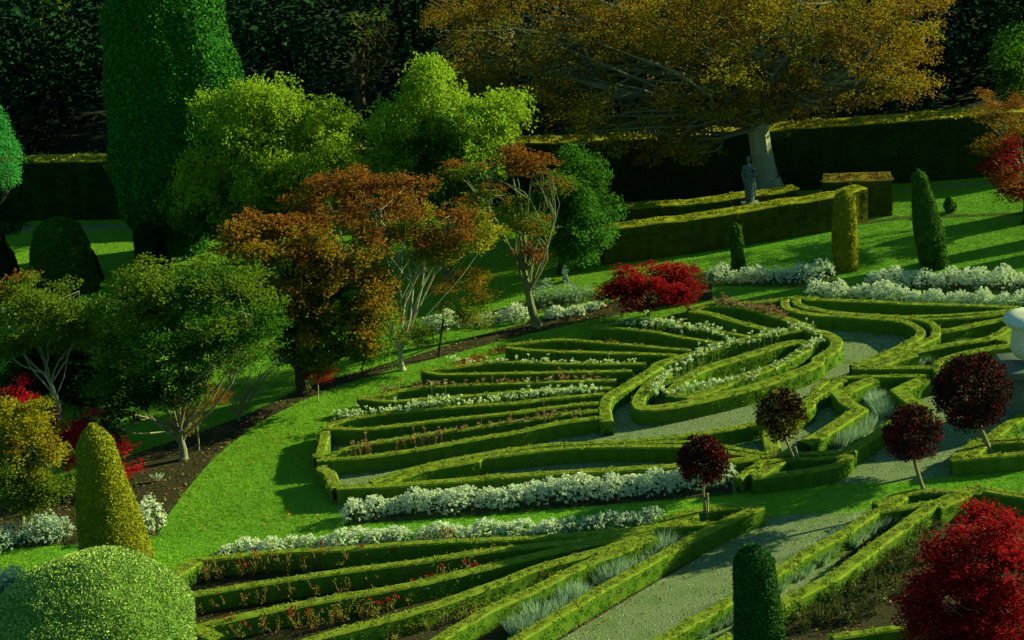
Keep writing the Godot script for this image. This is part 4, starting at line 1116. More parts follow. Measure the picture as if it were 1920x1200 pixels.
	tree("dark_conifer", "low dark conifer boughs under the pale conifer at the left edge", "conifer", Vector3(-21.14, 0.00, -76.39), Vector3(-20.72, 1.72, -76.39), [[Vector3(-20.46, 2.88, -75.59), Vector3(1.10, 0.42, 1.30)], [Vector3(-20.18, 2.34, -75.39), Vector3(0.75, 0.33, 1.00)], [Vector3(-20.59, 3.35, -75.59), Vector3(0.88, 0.33, 1.00)]], .14, Vector3(.05, .045, .03), 12.0, "b_leaf", 0.94, [DARK, DARK], {"puff": 0.0, "gap": -.2, "flat": .6})
	# behind the boundary hedge
	tree("bare_tree", "slim grey trunked tree before the dark wood at the left", "tree", Vector3(-23.11, 0.00, -95.00), Vector3(-22.72, 4.84, -95.00), [[Vector3(-22.10, 7.21, -95.00), Vector3(1.63, 1.72, 2.00)], [Vector3(-23.16, 5.69, -95.00), Vector3(1.08, 1.15, 1.50)]], .30, Vector3(.16, .18, .15), 3.0, "b_leaf", 1.53, [DARK, OLIVE], {"puff": 0.0, "gap": .0, "twigs": 4})
	tree("larch_tree", "dark conifer with a few sunlit golden sprays in the back wood", "conifer", Vector3(-6.11, 0.00, -86.42), Vector3(-5.62, 6.78, -86.42), [[Vector3(-4.99, 7.78, -85.42), Vector3(0.99, 0.21, 1.50)], [Vector3(-5.37, 6.48, -85.42), Vector3(1.11, 0.21, 1.50)], [Vector3(-4.94, 7.05, -85.42), Vector3(0.99, 0.16, 1.50)], [Vector3(-5.43, 5.87, -85.42), Vector3(0.84, 0.18, 1.50)], [Vector3(-5.99, 5.19, -85.42), Vector3(0.99, 0.21, 1.50)]], .25, Vector3(.08, .06, .04), 2.4, "b_leaf", 1.65, [DARK_BROWN, DARK_BROWN, OLIVE], {"puff": 0.0, "flat": .35, "gap": -.05})
	tree("pale_bush_tree", "dull green rounded tree alone in the dark wood at upper right", "tree", Vector3(22.58, 0.00, -80.84), Vector3(22.56, 2.17, -80.84), [[Vector3(22.53, 4.31, -80.84), Vector3(0.84, 1.39, 1.40)], [Vector3(23.12, 3.31, -80.84), Vector3(1.17, 1.49, 1.60)]], .2, Vector3(.08, .07, .05), 9.0, "b_leaf", 1.30, [OLIVE, GREEN], {"puff": 0.0, "gap": -.4})
	# the wood that closes the view: reads as one dark mass
	var wl := Leaves.new()
	var bl := Leaves.new()
	for row in 4:
		for i in 17:
			var at := Vector3(-52.0 + i * 6.0 + rr(-1.6, 1.6), 0, -94.0 - row * 5.5 + rr(-1.5, 1.5) + i * .55)
			if at.x > 34.0: continue
			var hh := rr(7.5, 11.5)
			tube(bl, bend(at, at + Vector3(rr(-.6, .6), hh * .8, rr(-.5, .5)), 4, .3), rr(.18, .34), .1, 7, Vector3(.016, .02, .015))
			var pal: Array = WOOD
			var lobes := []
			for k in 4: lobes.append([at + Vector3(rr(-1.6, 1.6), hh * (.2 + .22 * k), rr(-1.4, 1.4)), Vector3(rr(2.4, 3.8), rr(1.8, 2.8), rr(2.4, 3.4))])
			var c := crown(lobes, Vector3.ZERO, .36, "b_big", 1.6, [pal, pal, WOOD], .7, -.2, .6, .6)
			wl.v.append_array(c.v)
			wl.c.append_array(c.c)
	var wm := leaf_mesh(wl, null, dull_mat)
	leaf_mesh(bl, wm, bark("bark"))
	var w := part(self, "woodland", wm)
	tag(w, "dark dense wood closing the view behind the boundary hedge", "wood", "", "stuff")

func make_maples() -> void:
	var pale := Vector3(.42, .40, .30)
	var grey := Vector3(.26, .24, .17)
	var dark := Vector3(.05, .042, .03)
	var mg := "autumn maples along the left border"
	tree("maple_tree", "large orange and green maple in the middle of the border", "maple", Vector3(-7.22, 0.00, -60.39), Vector3(-7.30, 1.14, -60.39), [[Vector3(-6.86, 5.48, -60.39), Vector3(2.17, 0.81, 1.80)], [Vector3(-8.29, 5.80, -60.09), Vector3(1.53, 0.69, 1.50)], [Vector3(-5.40, 5.04, -60.19), Vector3(1.63, 0.96, 1.60)], [Vector3(-5.53, 3.75, -59.89), Vector3(1.80, 1.05, 1.80)], [Vector3(-6.50, 3.03, -59.79), Vector3(1.26, 1.05, 1.40)], [Vector3(-4.96, 2.39, -59.59), Vector3(1.07, 0.95, 1.30)], [Vector3(-6.91, 4.24, -60.19), Vector3(1.45, 0.96, 1.40)], [Vector3(-6.08, 1.87, -59.49), Vector3(1.07, 0.47, 1.00)], [Vector3(-6.95, 2.16, -59.69), Vector3(1.08, 0.76, 1.30)], [Vector3(-4.82, 2.04, -59.49), Vector3(0.98, 0.76, 1.20)], [Vector3(-7.68, 3.63, -59.99), Vector3(1.08, 0.76, 1.30)], [Vector3(-4.51, 3.37, -59.89), Vector3(0.99, 0.95, 1.30)]], .26, dark, 12.0, "b_maple", 1.12, [GREEN, OLIVE, ORANGE, ORANGE, RUST], {"group": mg, "flat": .8, "gap": -.12, "freq": 1.4})
	tree("maple_tree", "wide rust topped maple on several white stems", "maple", Vector3(-3.89, 0.00, -61.74), Vector3(-3.90, 0.78, -61.74), [[Vector3(-5.19, 6.42, -62.54), Vector3(2.05, 0.67, 1.70)], [Vector3(-3.79, 5.82, -62.24), Vector3(2.05, 0.89, 1.80)], [Vector3(-2.04, 5.16, -61.74), Vector3(1.57, 0.74, 1.50)], [Vector3(-3.17, 4.69, -61.74), Vector3(1.48, 0.59, 1.40)], [Vector3(-0.81, 4.92, -61.54), Vector3(1.01, 0.66, 1.20)], [Vector3(-1.94, 4.30, -61.44), Vector3(1.38, 0.49, 1.30)], [Vector3(-6.61, 5.89, -62.54), Vector3(1.12, 0.48, 1.20)]], .10, pale, 10.5, "b_maple", 1.06, [YELLOW, OLIVE, RUST, RUST, RUST], {"group": mg, "flat": .7, "gap": -.1, "freq": 1.4, "sub": 3})
	tree("maple_tree", "half bare maple with a mossy leaning trunk and red sprays", "maple", Vector3(0.90, 0.00, -64.84), Vector3(0.58, 2.22, -64.84), [[Vector3(-1.22, 6.09, -64.84), Vector3(1.06, 0.29, 0.90)], [Vector3(0.29, 6.21, -64.84), Vector3(1.16, 0.45, 1.10)], [Vector3(1.43, 6.10, -64.54), Vector3(0.54, 0.41, 0.80)], [Vector3(0.59, 4.22, -64.54), Vector3(0.96, 0.53, 1.00)], [Vector3(1.13, 3.94, -64.34), Vector3(0.57, 0.41, 0.80)], [Vector3(-0.18, 4.98, -64.84), Vector3(1.16, 0.53, 1.10)], [Vector3(0.68, 3.05, -64.44), Vector3(0.58, 0.45, 0.80)], [Vector3(1.90, 5.19, -64.84), Vector3(0.58, 0.41, 0.70)]], .15, Vector3(.17, .18, .09), 11.0, "b_maple", 0.94, [RUST, OLIVE, RUST], {"group": mg, "flat": .6, "gap": -.1, "sub": 2, "twigs": 4})
	tree("maple_tree", "small yellow green maple with a thin dark stem by the white stems", "maple", Vector3(-2.69, 0.00, -62.66), Vector3(-2.37, 1.37, -62.66), [[Vector3(-2.02, 1.52, -62.46), Vector3(1.31, 0.51, 1.20)], [Vector3(-3.16, 1.20, -62.26), Vector3(1.02, 0.47, 1.00)], [Vector3(-1.16, 1.76, -62.66), Vector3(0.84, 0.48, 1.00)], [Vector3(-1.74, 2.56, -63.06), Vector3(1.13, 0.52, 1.10)]], .05, dark, 9.0, "b_maple", 0.89, [YELLOW, OLIVE, ORANGE], {"group": mg, "flat": .6, "gap": -.02})
	tree("maple_tree", "olive maple with rusty top and tall white stems at far left", "maple", Vector3(-15.39, 0.00, -59.37), Vector3(-15.55, 1.95, -59.37), [[Vector3(-15.67, 4.88, -59.37), Vector3(1.43, 0.57, 1.40)], [Vector3(-14.49, 4.38, -59.17), Vector3(1.16, 0.83, 1.30)], [Vector3(-15.93, 3.99, -59.07), Vector3(1.24, 0.75, 1.30)], [Vector3(-14.28, 3.31, -58.97), Vector3(0.89, 0.64, 1.00)], [Vector3(-16.41, 3.14, -58.97), Vector3(0.71, 0.56, 1.00)]], .085, pale, 13.5, "b_maple", 1.00, [OLIVE, OLIVE, OLIVE, RUST], {"group": mg, "flat": .8, "gap": -.2, "sub": 2})
	tree("maple_tree", "green maple with painted in shade, a yellow lit top and forked trunk", "maple", Vector3(-10.75, 0.00, -55.76), Vector3(-10.78, 0.97, -55.76), [[Vector3(-10.65, 5.88, -55.76), Vector3(2.20, 0.61, 1.80)], [Vector3(-8.70, 5.60, -55.56), Vector3(1.85, 0.71, 1.80)], [Vector3(-11.67, 5.30, -55.46), Vector3(1.52, 0.71, 1.50)], [Vector3(-10.27, 4.82, -55.46), Vector3(2.86, 0.82, 2.00)], [Vector3(-7.96, 4.82, -55.36), Vector3(1.04, 0.78, 1.30)], [Vector3(-11.06, 3.74, -55.26), Vector3(1.85, 0.82, 1.60)], [Vector3(-8.73, 3.87, -55.26), Vector3(1.51, 0.53, 1.40)], [Vector3(-12.31, 3.00, -55.16), Vector3(1.34, 0.78, 1.20)], [Vector3(-10.56, 2.62, -55.26), Vector3(1.34, 0.64, 1.20)], [Vector3(-12.80, 1.83, -55.06), Vector3(0.84, 0.53, 0.90)]], .13, grey, 13.5, "b_maple", 1.06, [DARK, GREEN, GREEN, GREEN, GREEN, OLIVE, OLIVE], {"group": mg, "flat": .75, "gap": -.15, "freq": 1.4})  # dark leaf tones stand in for shade from the neighbouring maple
	tree("maple_tree", "dark maple with painted in shade, filling the gap behind the white stemmed and forked maples", "maple", Vector3(-13.95, 0.00, -61.81), Vector3(-13.79, 0.99, -61.81), [[Vector3(-13.79, 2.76, -61.81), Vector3(1.48, 0.78, 1.60)], [Vector3(-14.31, 1.83, -61.81), Vector3(1.48, 0.78, 1.50)], [Vector3(-13.04, 1.71, -61.81), Vector3(1.48, 0.98, 1.50)], [Vector3(-16.64, 1.65, -62.31), Vector3(1.49, 0.71, 1.40)], [Vector3(-14.28, 0.83, -61.81), Vector3(1.66, 0.67, 1.40)], [Vector3(-16.06, 1.96, -62.41), Vector3(1.30, 0.79, 1.50)], [Vector3(-16.71, 0.66, -61.81), Vector3(1.29, 0.78, 1.30)], [Vector3(-15.18, 0.64, -61.51), Vector3(1.29, 0.78, 1.30)]], .1, dark, 13.0, "b_maple", 1.05, [DARK, DARK, HOLLY], {"group": mg, "flat": .8, "gap": -.3})  # added dark mass behind the stems, its shade put into the leaf tones
	tree("maple_tree", "small orange maple leaning on the forked trunk", "maple", Vector3(-10.36, -0.00, -56.37), Vector3(-10.28, 0.83, -56.37), [[Vector3(-10.13, 1.65, -56.37), Vector3(0.58, 0.54, 0.70)], [Vector3(-10.58, 0.95, -56.17), Vector3(0.34, 0.40, 0.50)], [Vector3(-9.81, 1.81, -56.37), Vector3(0.44, 0.22, 0.50)]], .03, grey, 18.0, "b_maple", 0.65, [ORANGE, RUST], {"group": mg, "flat": .6})
	tree("bare_shrub", "many stemmed nearly bare shrub with one orange spray", "shrub", Vector3(-9.28, 0.00, -58.48), Vector3(-9.23, 0.34, -58.48), [[Vector3(-8.82, 2.52, -58.48), Vector3(0.97, 0.30, 0.80)], [Vector3(-9.14, 1.98, -58.28), Vector3(0.35, 0.34, 0.50)]], .05, Vector3(.22, .20, .12), 12.0, "b_maple", 0.71, [ORANGE, YELLOW, RUST], {"flat": .5, "limb_lobes": [[Vector3(-8.86, 2.24, -58.48), Vector3(0.88, 0.37, 0.80)], [Vector3(-7.54, 2.20, -58.28), Vector3(0.70, 0.56, 0.80)], [Vector3(-8.09, 1.92, -58.18), Vector3(0.88, 0.74, 0.90)], [Vector3(-9.37, 1.73, -58.48), Vector3(0.53, 0.75, 0.80)]], "sub": 6, "twigs": 5})
	tree("maple_sapling", "young red maple sapling on a thin pale stem", "maple", Vector3(-6.77, 0.00, -59.64), Vector3(-6.66, 0.77, -59.64), [[Vector3(-6.61, 1.19, -59.64), Vector3(0.54, 0.38, 0.50)]], .022, pale, 21.0, "b_maple", 0.65, [RED, RUST], {"flat": .7, "gap": -.1})
	tree("maple_tree", "yellow and orange maple spreading over the left edge", "maple", Vector3(-15.14, -0.00, -51.99), Vector3(-15.00, 0.78, -51.99), [[Vector3(-14.71, 3.36, -51.99), Vector3(1.19, 0.68, 1.10)], [Vector3(-14.34, 2.56, -51.79), Vector3(1.11, 0.74, 1.10)], [Vector3(-15.05, 1.98, -51.69), Vector3(1.11, 0.74, 1.10)], [Vector3(-14.02, 1.53, -51.69), Vector3(0.79, 0.60, 0.90)], [Vector3(-14.86, 1.14, -51.59), Vector3(1.27, 0.44, 1.00)]], .09, grey, 16.5, "b_maple", 0.94, [OLIVE, OLIVE, YELLOW, ORANGE, YELLOW], {"flat": .8, "gap": -.2})
	tree("red_maple", "crimson maple behind the golden yew cone", "maple", Vector3(-13.26, 0.00, -54.58), Vector3(-13.30, 0.83, -54.58), [[Vector3(-13.69, 1.95, -54.58), Vector3(1.20, 0.53, 1.00)], [Vector3(-12.73, 1.05, -54.38), Vector3(0.66, 0.46, 0.70)], [Vector3(-13.43, 1.29, -54.38), Vector3(0.99, 0.46, 0.90)], [Vector3(-12.44, 0.70, -54.28), Vector3(0.50, 0.28, 0.60)]], .06, grey, 18.0, "b_maple", 0.89, [CRIMSON, CRIMSON], {"flat": .6, "gap": -.15})
	tree("red_maple", "crimson maple top at the left edge above the yellow maple", "maple", Vector3(-16.54, 0.00, -56.23), Vector3(-16.25, 1.46, -56.23), [[Vector3(-15.96, 2.81, -56.23), Vector3(0.55, 0.36, 0.80)], [Vector3(-15.64, 2.24, -56.23), Vector3(0.51, 0.29, 0.70)]], .05, grey, 16.5, "b_maple", 0.89, [CRIMSON, CRIMSON], {"flat": .6, "gap": -.15})
	tree("red_maple", "dark red mounded maple at the head of the border", "maple", Vector3(4.92, 0.00, -64.95), Vector3(4.95, 0.66, -64.95), [[Vector3(5.00, 1.43, -64.95), Vector3(1.54, 0.49, 1.50)], [Vector3(3.91, 1.37, -64.65), Vector3(1.06, 0.53, 1.20)], [Vector3(5.93, 1.25, -64.75), Vector3(1.15, 0.61, 1.30)], [Vector3(4.93, 1.01, -64.55), Vector3(1.82, 0.57, 1.50)]], .08, dark, 18.0, "b_maple", 0.94, [DARK_RED, DARK_RED, DARK_RED, RED], {"flat": .6, "gap": -.1, "freq": 1.5})
	tree("maple_tree", "orange layered maple at the right edge", "maple", Vector3(20.87, 0.00, -72.71), Vector3(20.84, 1.78, -72.71), [[Vector3(19.95, 4.72, -73.01), Vector3(1.18, 0.32, 1.30)], [Vector3(19.71, 4.12, -72.91), Vector3(1.18, 0.36, 1.30)], [Vector3(20.29, 3.58, -72.71), Vector3(1.28, 0.45, 1.40)], [Vector3(19.46, 2.78, -72.71), Vector3(0.85, 0.32, 1.00)]], .12, grey, 13.5, "b_maple", 1.00, [RUST, ORANGE, RUST], {"flat": .45, "gap": -.15})
	tree("red_maple", "deep red layered maple in front of the orange one at the right edge", "maple", Vector3(20.40, 0.00, -71.44), Vector3(20.38, 1.54, -71.44), [[Vector3(19.71, 3.04, -70.94), Vector3(1.04, 0.57, 1.20)], [Vector3(19.38, 2.35, -70.84), Vector3(0.94, 0.44, 1.10)], [Vector3(19.80, 1.55, -70.84), Vector3(0.75, 0.40, 1.00)]], .1, dark, 15.0, "b_maple", 1.00, [DARK_RED, RUST, DARK_RED], {"flat": .5, "gap": -.15})
	tree("red_maple", "scarlet maple filling the bottom right corner", "maple", Vector3(10.42, 0.00, -39.09), Vector3(10.41, 1.29, -39.09), [[Vector3(10.40, 4.01, -39.09), Vector3(0.88, 0.59, 1.00)], [Vector3(9.73, 3.15, -38.89), Vector3(0.94, 0.66, 1.10)], [Vector3(10.81, 3.10, -38.79), Vector3(0.87, 0.79, 1.10)], [Vector3(9.44, 2.32, -38.69), Vector3(0.87, 0.66, 1.10)], [Vector3(10.42, 1.94, -38.69), Vector3(1.00, 0.73, 1.20)], [Vector3(8.94, 1.60, -38.69), Vector3(0.62, 0.53, 1.00)], [Vector3(10.03, 1.34, -38.59), Vector3(1.37, 0.66, 1.20)], [Vector3(10.91, 2.45, -38.69), Vector3(0.75, 1.19, 1.10)], [Vector3(9.41, 1.61, -38.59), Vector3(0.87, 0.58, 1.10)], [Vector3(8.72, 2.33, -38.79), Vector3(0.50, 0.53, 0.90)], [Vector3(10.62, 1.62, -38.49), Vector3(0.99, 0.58, 1.20)], [Vector3(10.08, 2.89, -38.79), Vector3(1.12, 0.79, 1.10)]], .07, grey, 21.0, "b_maple", 0.85, [DARK_RED, RED, RED, RED], {"flat": .6, "gap": -.15, "freq": 1.6, "twigs": 6, "fill": .8})

func make_plants() -> void:
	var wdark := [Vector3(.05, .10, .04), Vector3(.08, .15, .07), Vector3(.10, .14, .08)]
	bush_row("white_flower_bush", "white flowering bush in the tall row below the front hedge", "white bushes below the front edging hedge", [Vector2(-5.02, -50.48), Vector2(-3.59, -50.62), Vector2(-1.72, -50.60), Vector2(0.16, -50.52), Vector2(2.03, -50.50), Vector2(3.75, -50.51), Vector2(5.00, -50.55), Vector2(5.86, -50.59)], .5, Vector3(.42, .56, .40), SILVER, wdark, SILVER_WHITE, 55, 150)
	bush_row("white_flower_bush", "low white flowering bush along the back of the rose fan", "low white bushes behind the fan", [Vector2(-8.64, -48.89), Vector2(-7.20, -48.94), Vector2(-5.38, -48.99), Vector2(-3.56, -48.91), Vector2(-1.73, -48.76), Vector2(-0.15, -48.59), Vector2(0.60, -48.51)], .5, Vector3(.40, .34, .34), SILVER, wdark, SILVER_WHITE, 40, 110)
	bush_row("grey_bush", "low grey green bush behind the right end of the fan", "grey bushes behind the fan", [Vector2(0.83, -48.53), Vector2(1.58, -48.52), Vector2(2.34, -48.51), Vector2(2.95, -48.59), Vector2(3.56, -48.71)], .45, Vector3(.34, .36, .3), SILVER, wdark, [Vector3(.30, .38, .34), Vector3(.5, .55, .42)], 45, 45)
	bush_row("white_flower_bush", "silvery bush in the row across the far right lawn", "silvery bushes of the far right row", [Vector2(13.27, -66.00), Vector2(14.50, -65.80), Vector2(15.96, -65.36), Vector2(17.42, -64.98), Vector2(19.22, -64.51)], .5, Vector3(.46, .56, .4), SILVER, wdark, SILVER_WHITE, 55, 140)
	bush_row("white_flower_bush", "low silvery bush behind the straight far box hedge", "silvery bushes behind the far hedge", [Vector2(11.08, -65.30), Vector2(12.38, -64.96), Vector2(14.14, -64.17), Vector2(15.88, -63.45), Vector2(18.63, -62.48)], .45, Vector3(.42, .5, .3), SILVER, wdark, SILVER_WHITE, 45, 120)
	bush_row("white_flower_bush", "silvery bush between dark red maple and golden yew column", "silvery bushes by the golden column", [Vector2(7.63, -67.96), Vector2(8.87, -67.51), Vector2(10.24, -67.27), Vector2(11.71, -67.13)], .45, Vector3(.42, .62, .4), SILVER, wdark, SILVER_WHITE, 50, 90)
	bush_row("grey_bush", "grey green shrub beside the dark red mounded maple", "grey shrubs beside the dark red maple", [Vector2(0.94, -67.08), Vector2(1.84, -67.20), Vector2(2.85, -67.41)], .5, Vector3(.5, .7, .4), SILVER, wdark, [Vector3(.28, .36, .28)], 60, 60)
	bush_row("white_flower_bush", "white flowers in the strip under the grey shrubs", "white flowers under the grey shrubs", [Vector2(1.36, -65.61), Vector2(2.35, -65.81), Vector2(3.26, -66.15)], .4, Vector3(.3, .3, .25), SILVER, wdark, SILVER_WHITE, 30, 70)
	bush_row("white_flower_bush", "pale flowering bush behind the small yellow green maple", "pale bushes behind the small maple", [Vector2(-3.13, -65.51), Vector2(-2.35, -65.48), Vector2(-1.37, -65.63), Vector2(-0.39, -65.71), Vector2(0.20, -65.79)], .5, Vector3(.42, .5, .35), SILVER, wdark, SILVER_WHITE, 40, 90)
	bush_row("white_flower_bush", "pale leafy bush in the border left of the golden cone", "pale bushes left of the cone", [Vector2(-15.61, -50.53), Vector2(-15.04, -50.76), Vector2(-14.36, -50.90), Vector2(-13.84, -51.04)], .5, Vector3(.5, .66, .4), SILVER, wdark, SILVER, 60, 110)
	bush_row("white_flower_bush", "white flowering bush between the golden cone and the lawn", "white bush right of the cone", [Vector2(-11.27, -50.72), Vector2(-10.99, -50.94)], .5, Vector3(.42, .78, .4), SILVER, wdark, SILVER_WHITE, 60, 140)
	bush_row("white_flower_bush", "pale bush behind the variegated ball at the left edge", "pale bushes behind the variegated ball", [Vector2(-14.97, -47.99), Vector2(-14.46, -48.05)], .5, Vector3(.5, .6, .4), SILVER, wdark, SILVER, 60, 120)
	# flowers of the parterre
	var gl := [Vector3(.10, .18, .03), Vector3(.14, .22, .05)]
	flower_bed("white_flowers", "dense white flowers in the second compartment of the wing", "white flowers of the wing", [Vector2(-5.81, -57.08), Vector2(-4.77, -57.07), Vector2(-3.04, -57.12), Vector2(-1.30, -57.26), Vector2(0.44, -57.32), Vector2(2.52, -57.30)], .17, .13, .44, .62, "b_flower", WHITE, gl, 6)
	flower_bed("white_flowers", "thin row of white flowers in the middle compartment of the wing", "white flowers of the wing", [Vector2(-2.16, -60.85), Vector2(-0.89, -60.61), Vector2(0.56, -60.23), Vector2(1.99, -59.90), Vector2(3.94, -59.54)], .14, .14, .42, .56, "b_flower", WHITE, gl, 3)
	flower_bed("white_flowers", "white flowers in the far compartment of the wing", "white flowers of the wing", [Vector2(3.73, -63.50), Vector2(4.80, -62.82), Vector2(6.04, -62.11), Vector2(7.23, -61.31)], .2, .13, .44, .62, "b_flower", WHITE, gl, 6)
	flower_bed("white_flowers", "ring of white flowers inside the loop hedge", "white flowers of the loop", [Vector2(4.41, -56.57), Vector2(4.66, -57.62), Vector2(5.33, -58.71), Vector2(6.21, -59.58), Vector2(7.05, -60.20), Vector2(8.23, -60.53), Vector2(9.25, -60.96), Vector2(9.82, -61.19), Vector2(10.21, -60.78), Vector2(10.29, -60.14), Vector2(9.95, -59.51), Vector2(9.36, -58.90), Vector2(8.40, -58.05), Vector2(7.38, -57.29), Vector2(6.43, -56.99), Vector2(5.50, -56.74), Vector2(4.75, -56.45)], .14, .12, .42, .58, "b_flower", WHITE, gl, 4)
	flower_bed("faded_flowers", "brown pink faded flowers behind the frontmost rib", "faded flowers of the wing", [Vector2(-5.17, -54.36), Vector2(-4.01, -54.51), Vector2(-2.68, -54.87), Vector2(-1.33, -55.16), Vector2(0.36, -55.46), Vector2(2.06, -55.59)], .14, .16, .45, .62, "b_flower", PINKISH, BROWN, 3)
	flower_bed("faded_flowers", "pinkish seed heads between two thin ribs of the wing", "faded flowers of the wing", [Vector2(-4.49, -59.13), Vector2(-3.06, -58.99), Vector2(-1.28, -58.82), Vector2(0.49, -58.65), Vector2(2.60, -58.36)], .12, .18, .45, .6, "b_flower", PINKISH, BROWN, 3)
	flower_bed("faded_flowers", "brown bare stems in the narrow bed of the wing", "faded flowers of the wing", [Vector2(0.46, -62.32), Vector2(1.74, -61.91), Vector2(3.00, -61.41), Vector2(4.25, -60.92)], .12, .2, .4, .52, "b_flower", BROWN, BROWN, 3)
	flower_bed("faded_flowers", "dense pink brown flowers at the far end of the wing", "faded flowers of the wing", [Vector2(7.36, -64.34), Vector2(8.16, -63.92), Vector2(8.82, -63.21), Vector2(9.44, -62.42)], .2, .14, .5, .62, "b_flower", PINKISH, BROWN, 7)
	# lavender tufts
	var tufts := []
	for k in 4: tufts.append(tuft(.55, .5, 380, LAVENDER))
	var lav := [
		["lavender tuft in the strip left of the front gravel path", "lavender along the front gravel path", [Vector2(-0.78, -42.81), Vector2(-0.14, -43.38), Vector2(0.52, -43.96), Vector2(1.20, -44.62), Vector2(1.76, -45.16), Vector2(2.32, -45.63), Vector2(2.89, -46.16), Vector2(3.33, -46.57), Vector2(3.78, -46.99)], .42, 1.0, " from the left"],
		["lavender tuft in the strip right of the front gravel path", "lavender right of the front gravel path", [Vector2(3.95, -42.05), Vector2(4.47, -42.51), Vector2(6.52, -44.34), Vector2(7.12, -44.95), Vector2(7.86, -45.63), Vector2(8.53, -46.26), Vector2(9.21, -46.91), Vector2(9.77, -47.28)], .42, .9, " from the left"],
		["lavender tuft between the two zigzag hedges", "lavender of the zigzags", [Vector2(11.77, -56.22), Vector2(11.39, -55.76), Vector2(11.10, -55.37), Vector2(11.26, -54.80), Vector2(11.05, -54.15), Vector2(10.59, -53.57), Vector2(10.17, -53.16), Vector2(9.75, -52.76), Vector2(9.35, -52.43)], .4, .85, " from the top"],
		["lavender tuft in the pocket beside the urn", "lavender beside the urn", [Vector2(13.23, -58.20), Vector2(13.64, -58.40), Vector2(14.08, -58.70), Vector2(14.57, -58.88), Vector2(15.06, -59.07)], .45, .7, " from the left"],
		["lavender tuft at the right edge beyond the tree pit", "lavender at the right edge", [Vector2(14.78, -52.30), Vector2(15.10, -52.60)], .4, .8, " from the left"],
	]
	for q in lav:
		var k3 := 0
		for p in along(q[2], q[3]):
			if rng.randf() < .12: continue
			var o := MeshInstance3D.new()
			o.mesh = tufts[rng.randi() % 4]
			o.name = numbered("lavender_tuft")
			add_child(o)
			var s: float = q[4] * rr(.75, 1.15)
			o.transform = Transform3D(Basis(Vector3.UP, rr(0, TAU)).scaled(Vector3(s, s * rr(.85, 1.1), s)), Vector3(p.x + rr(-.1, .1), 0, p.y + rr(-.1, .1)))
			k3 += 1
			tag(o, q[0] + ", " + nth(k3) + q[5], "lavender", q[1])
	# roses
	var rleaf := [Vector3(.16, .22, .03), Vector3(.22, .24, .04), Vector3(.28, .22, .05), Vector3(.12, .18, .03)]
	var beds := [
		["rose bush with reddish stems in the backmost fan bed", "roses in the backmost fan bed", [Vector2(-9.08, -47.45), Vector2(-8.12, -47.46), Vector2(-6.78, -47.46), Vector2(-5.31, -47.56), Vector2(-3.83, -47.67), Vector2(-2.19, -47.80)], .55, .62, [0, 0, 3, 0, 1, 0, 0, 2, 0, 2, 0, 1], RED, 5],
		["sparse bare rose in the second bed of the fan", "roses in the second fan bed", [Vector2(-8.92, -45.56), Vector2(-7.93, -45.68), Vector2(-6.65, -45.80), Vector2(-5.23, -46.02), Vector2(-3.79, -46.36), Vector2(-2.19, -46.74), Vector2(-0.57, -47.12)], .8, .45, [0], RED, 3],
		["rose bush of the red blooming third fan bed", "roses in the third fan bed", [Vector2(-8.05, -44.12), Vector2(-6.80, -44.18), Vector2(-5.42, -44.32), Vector2(-4.31, -44.69), Vector2(-3.05, -45.33), Vector2(-2.05, -45.86), Vector2(-1.04, -46.16)], .5, .5, [2, 1, 3, 0, 4, 2, 0, 1, 0, 2, 5, 1], RED, 8],
		["low weedy rose in the soil strip of the fan", "roses in the soil strip", [Vector2(-3.71, -43.31), Vector2(-2.89, -43.66), Vector2(-2.06, -44.07), Vector2(-1.21, -44.71)], .5, .28, [0], RED, 8],
	]
	for b in beds:
		var k := 0
		for p in along(b[2], b[3]):
			var lo: Array = b[5]
			rose_bush("rose_bush", b[0] + ", " + nth(k + 1) + " from the left", b[1], Vector3(p.x + rr(-.1, .1), 0, p.y + rr(-.12, .12)), b[4] * rr(.8, 1.25), lo[k % lo.size()], b[6], rleaf, b[7], Vector3(.26, .12, .05))
			k += 1
	var dl := [Vector3(.045, .085, .02), Vector3(.07, .11, .02), Vector3(.10, .12, .03), Vector3(.09, .06, .03)]
	var k2 := 0
	var row_name := 0
	for line in [[Vector2(10.90, -46.67), Vector2(9.96, -45.65), Vector2(9.00, -44.77), Vector2(8.05, -43.83), Vector2(7.15, -43.00), Vector2(6.49, -42.38)], [Vector2(10.19, -44.95), Vector2(9.24, -44.09), Vector2(8.31, -43.25), Vector2(7.43, -42.51), Vector2(6.60, -41.92)], [Vector2(9.73, -43.76), Vector2(9.03, -43.12), Vector2(8.34, -42.49), Vector2(7.70, -42.02)], [Vector2(10.60, -45.87), Vector2(10.15, -45.12), Vector2(9.72, -44.55)]]:
		row_name += 1
		var k4 := 0
		for p in along(line, .5):
			k4 += 1
			rose_bush("rose_bush", "dull green rose bush near the scarlet maple, %s row from hedge, %s from the back" % [nth(row_name), nth(k4)], "roses by the scarlet maple", Vector3(p.x + rr(-.15, .15), 0, p.y + rr(-.15, .15)), rr(.35, .55), 1 if k2 % 5 == 2 else 0, PINKISH + [Vector3(.6, .45, .38)], dl, 11)
			k2 += 1

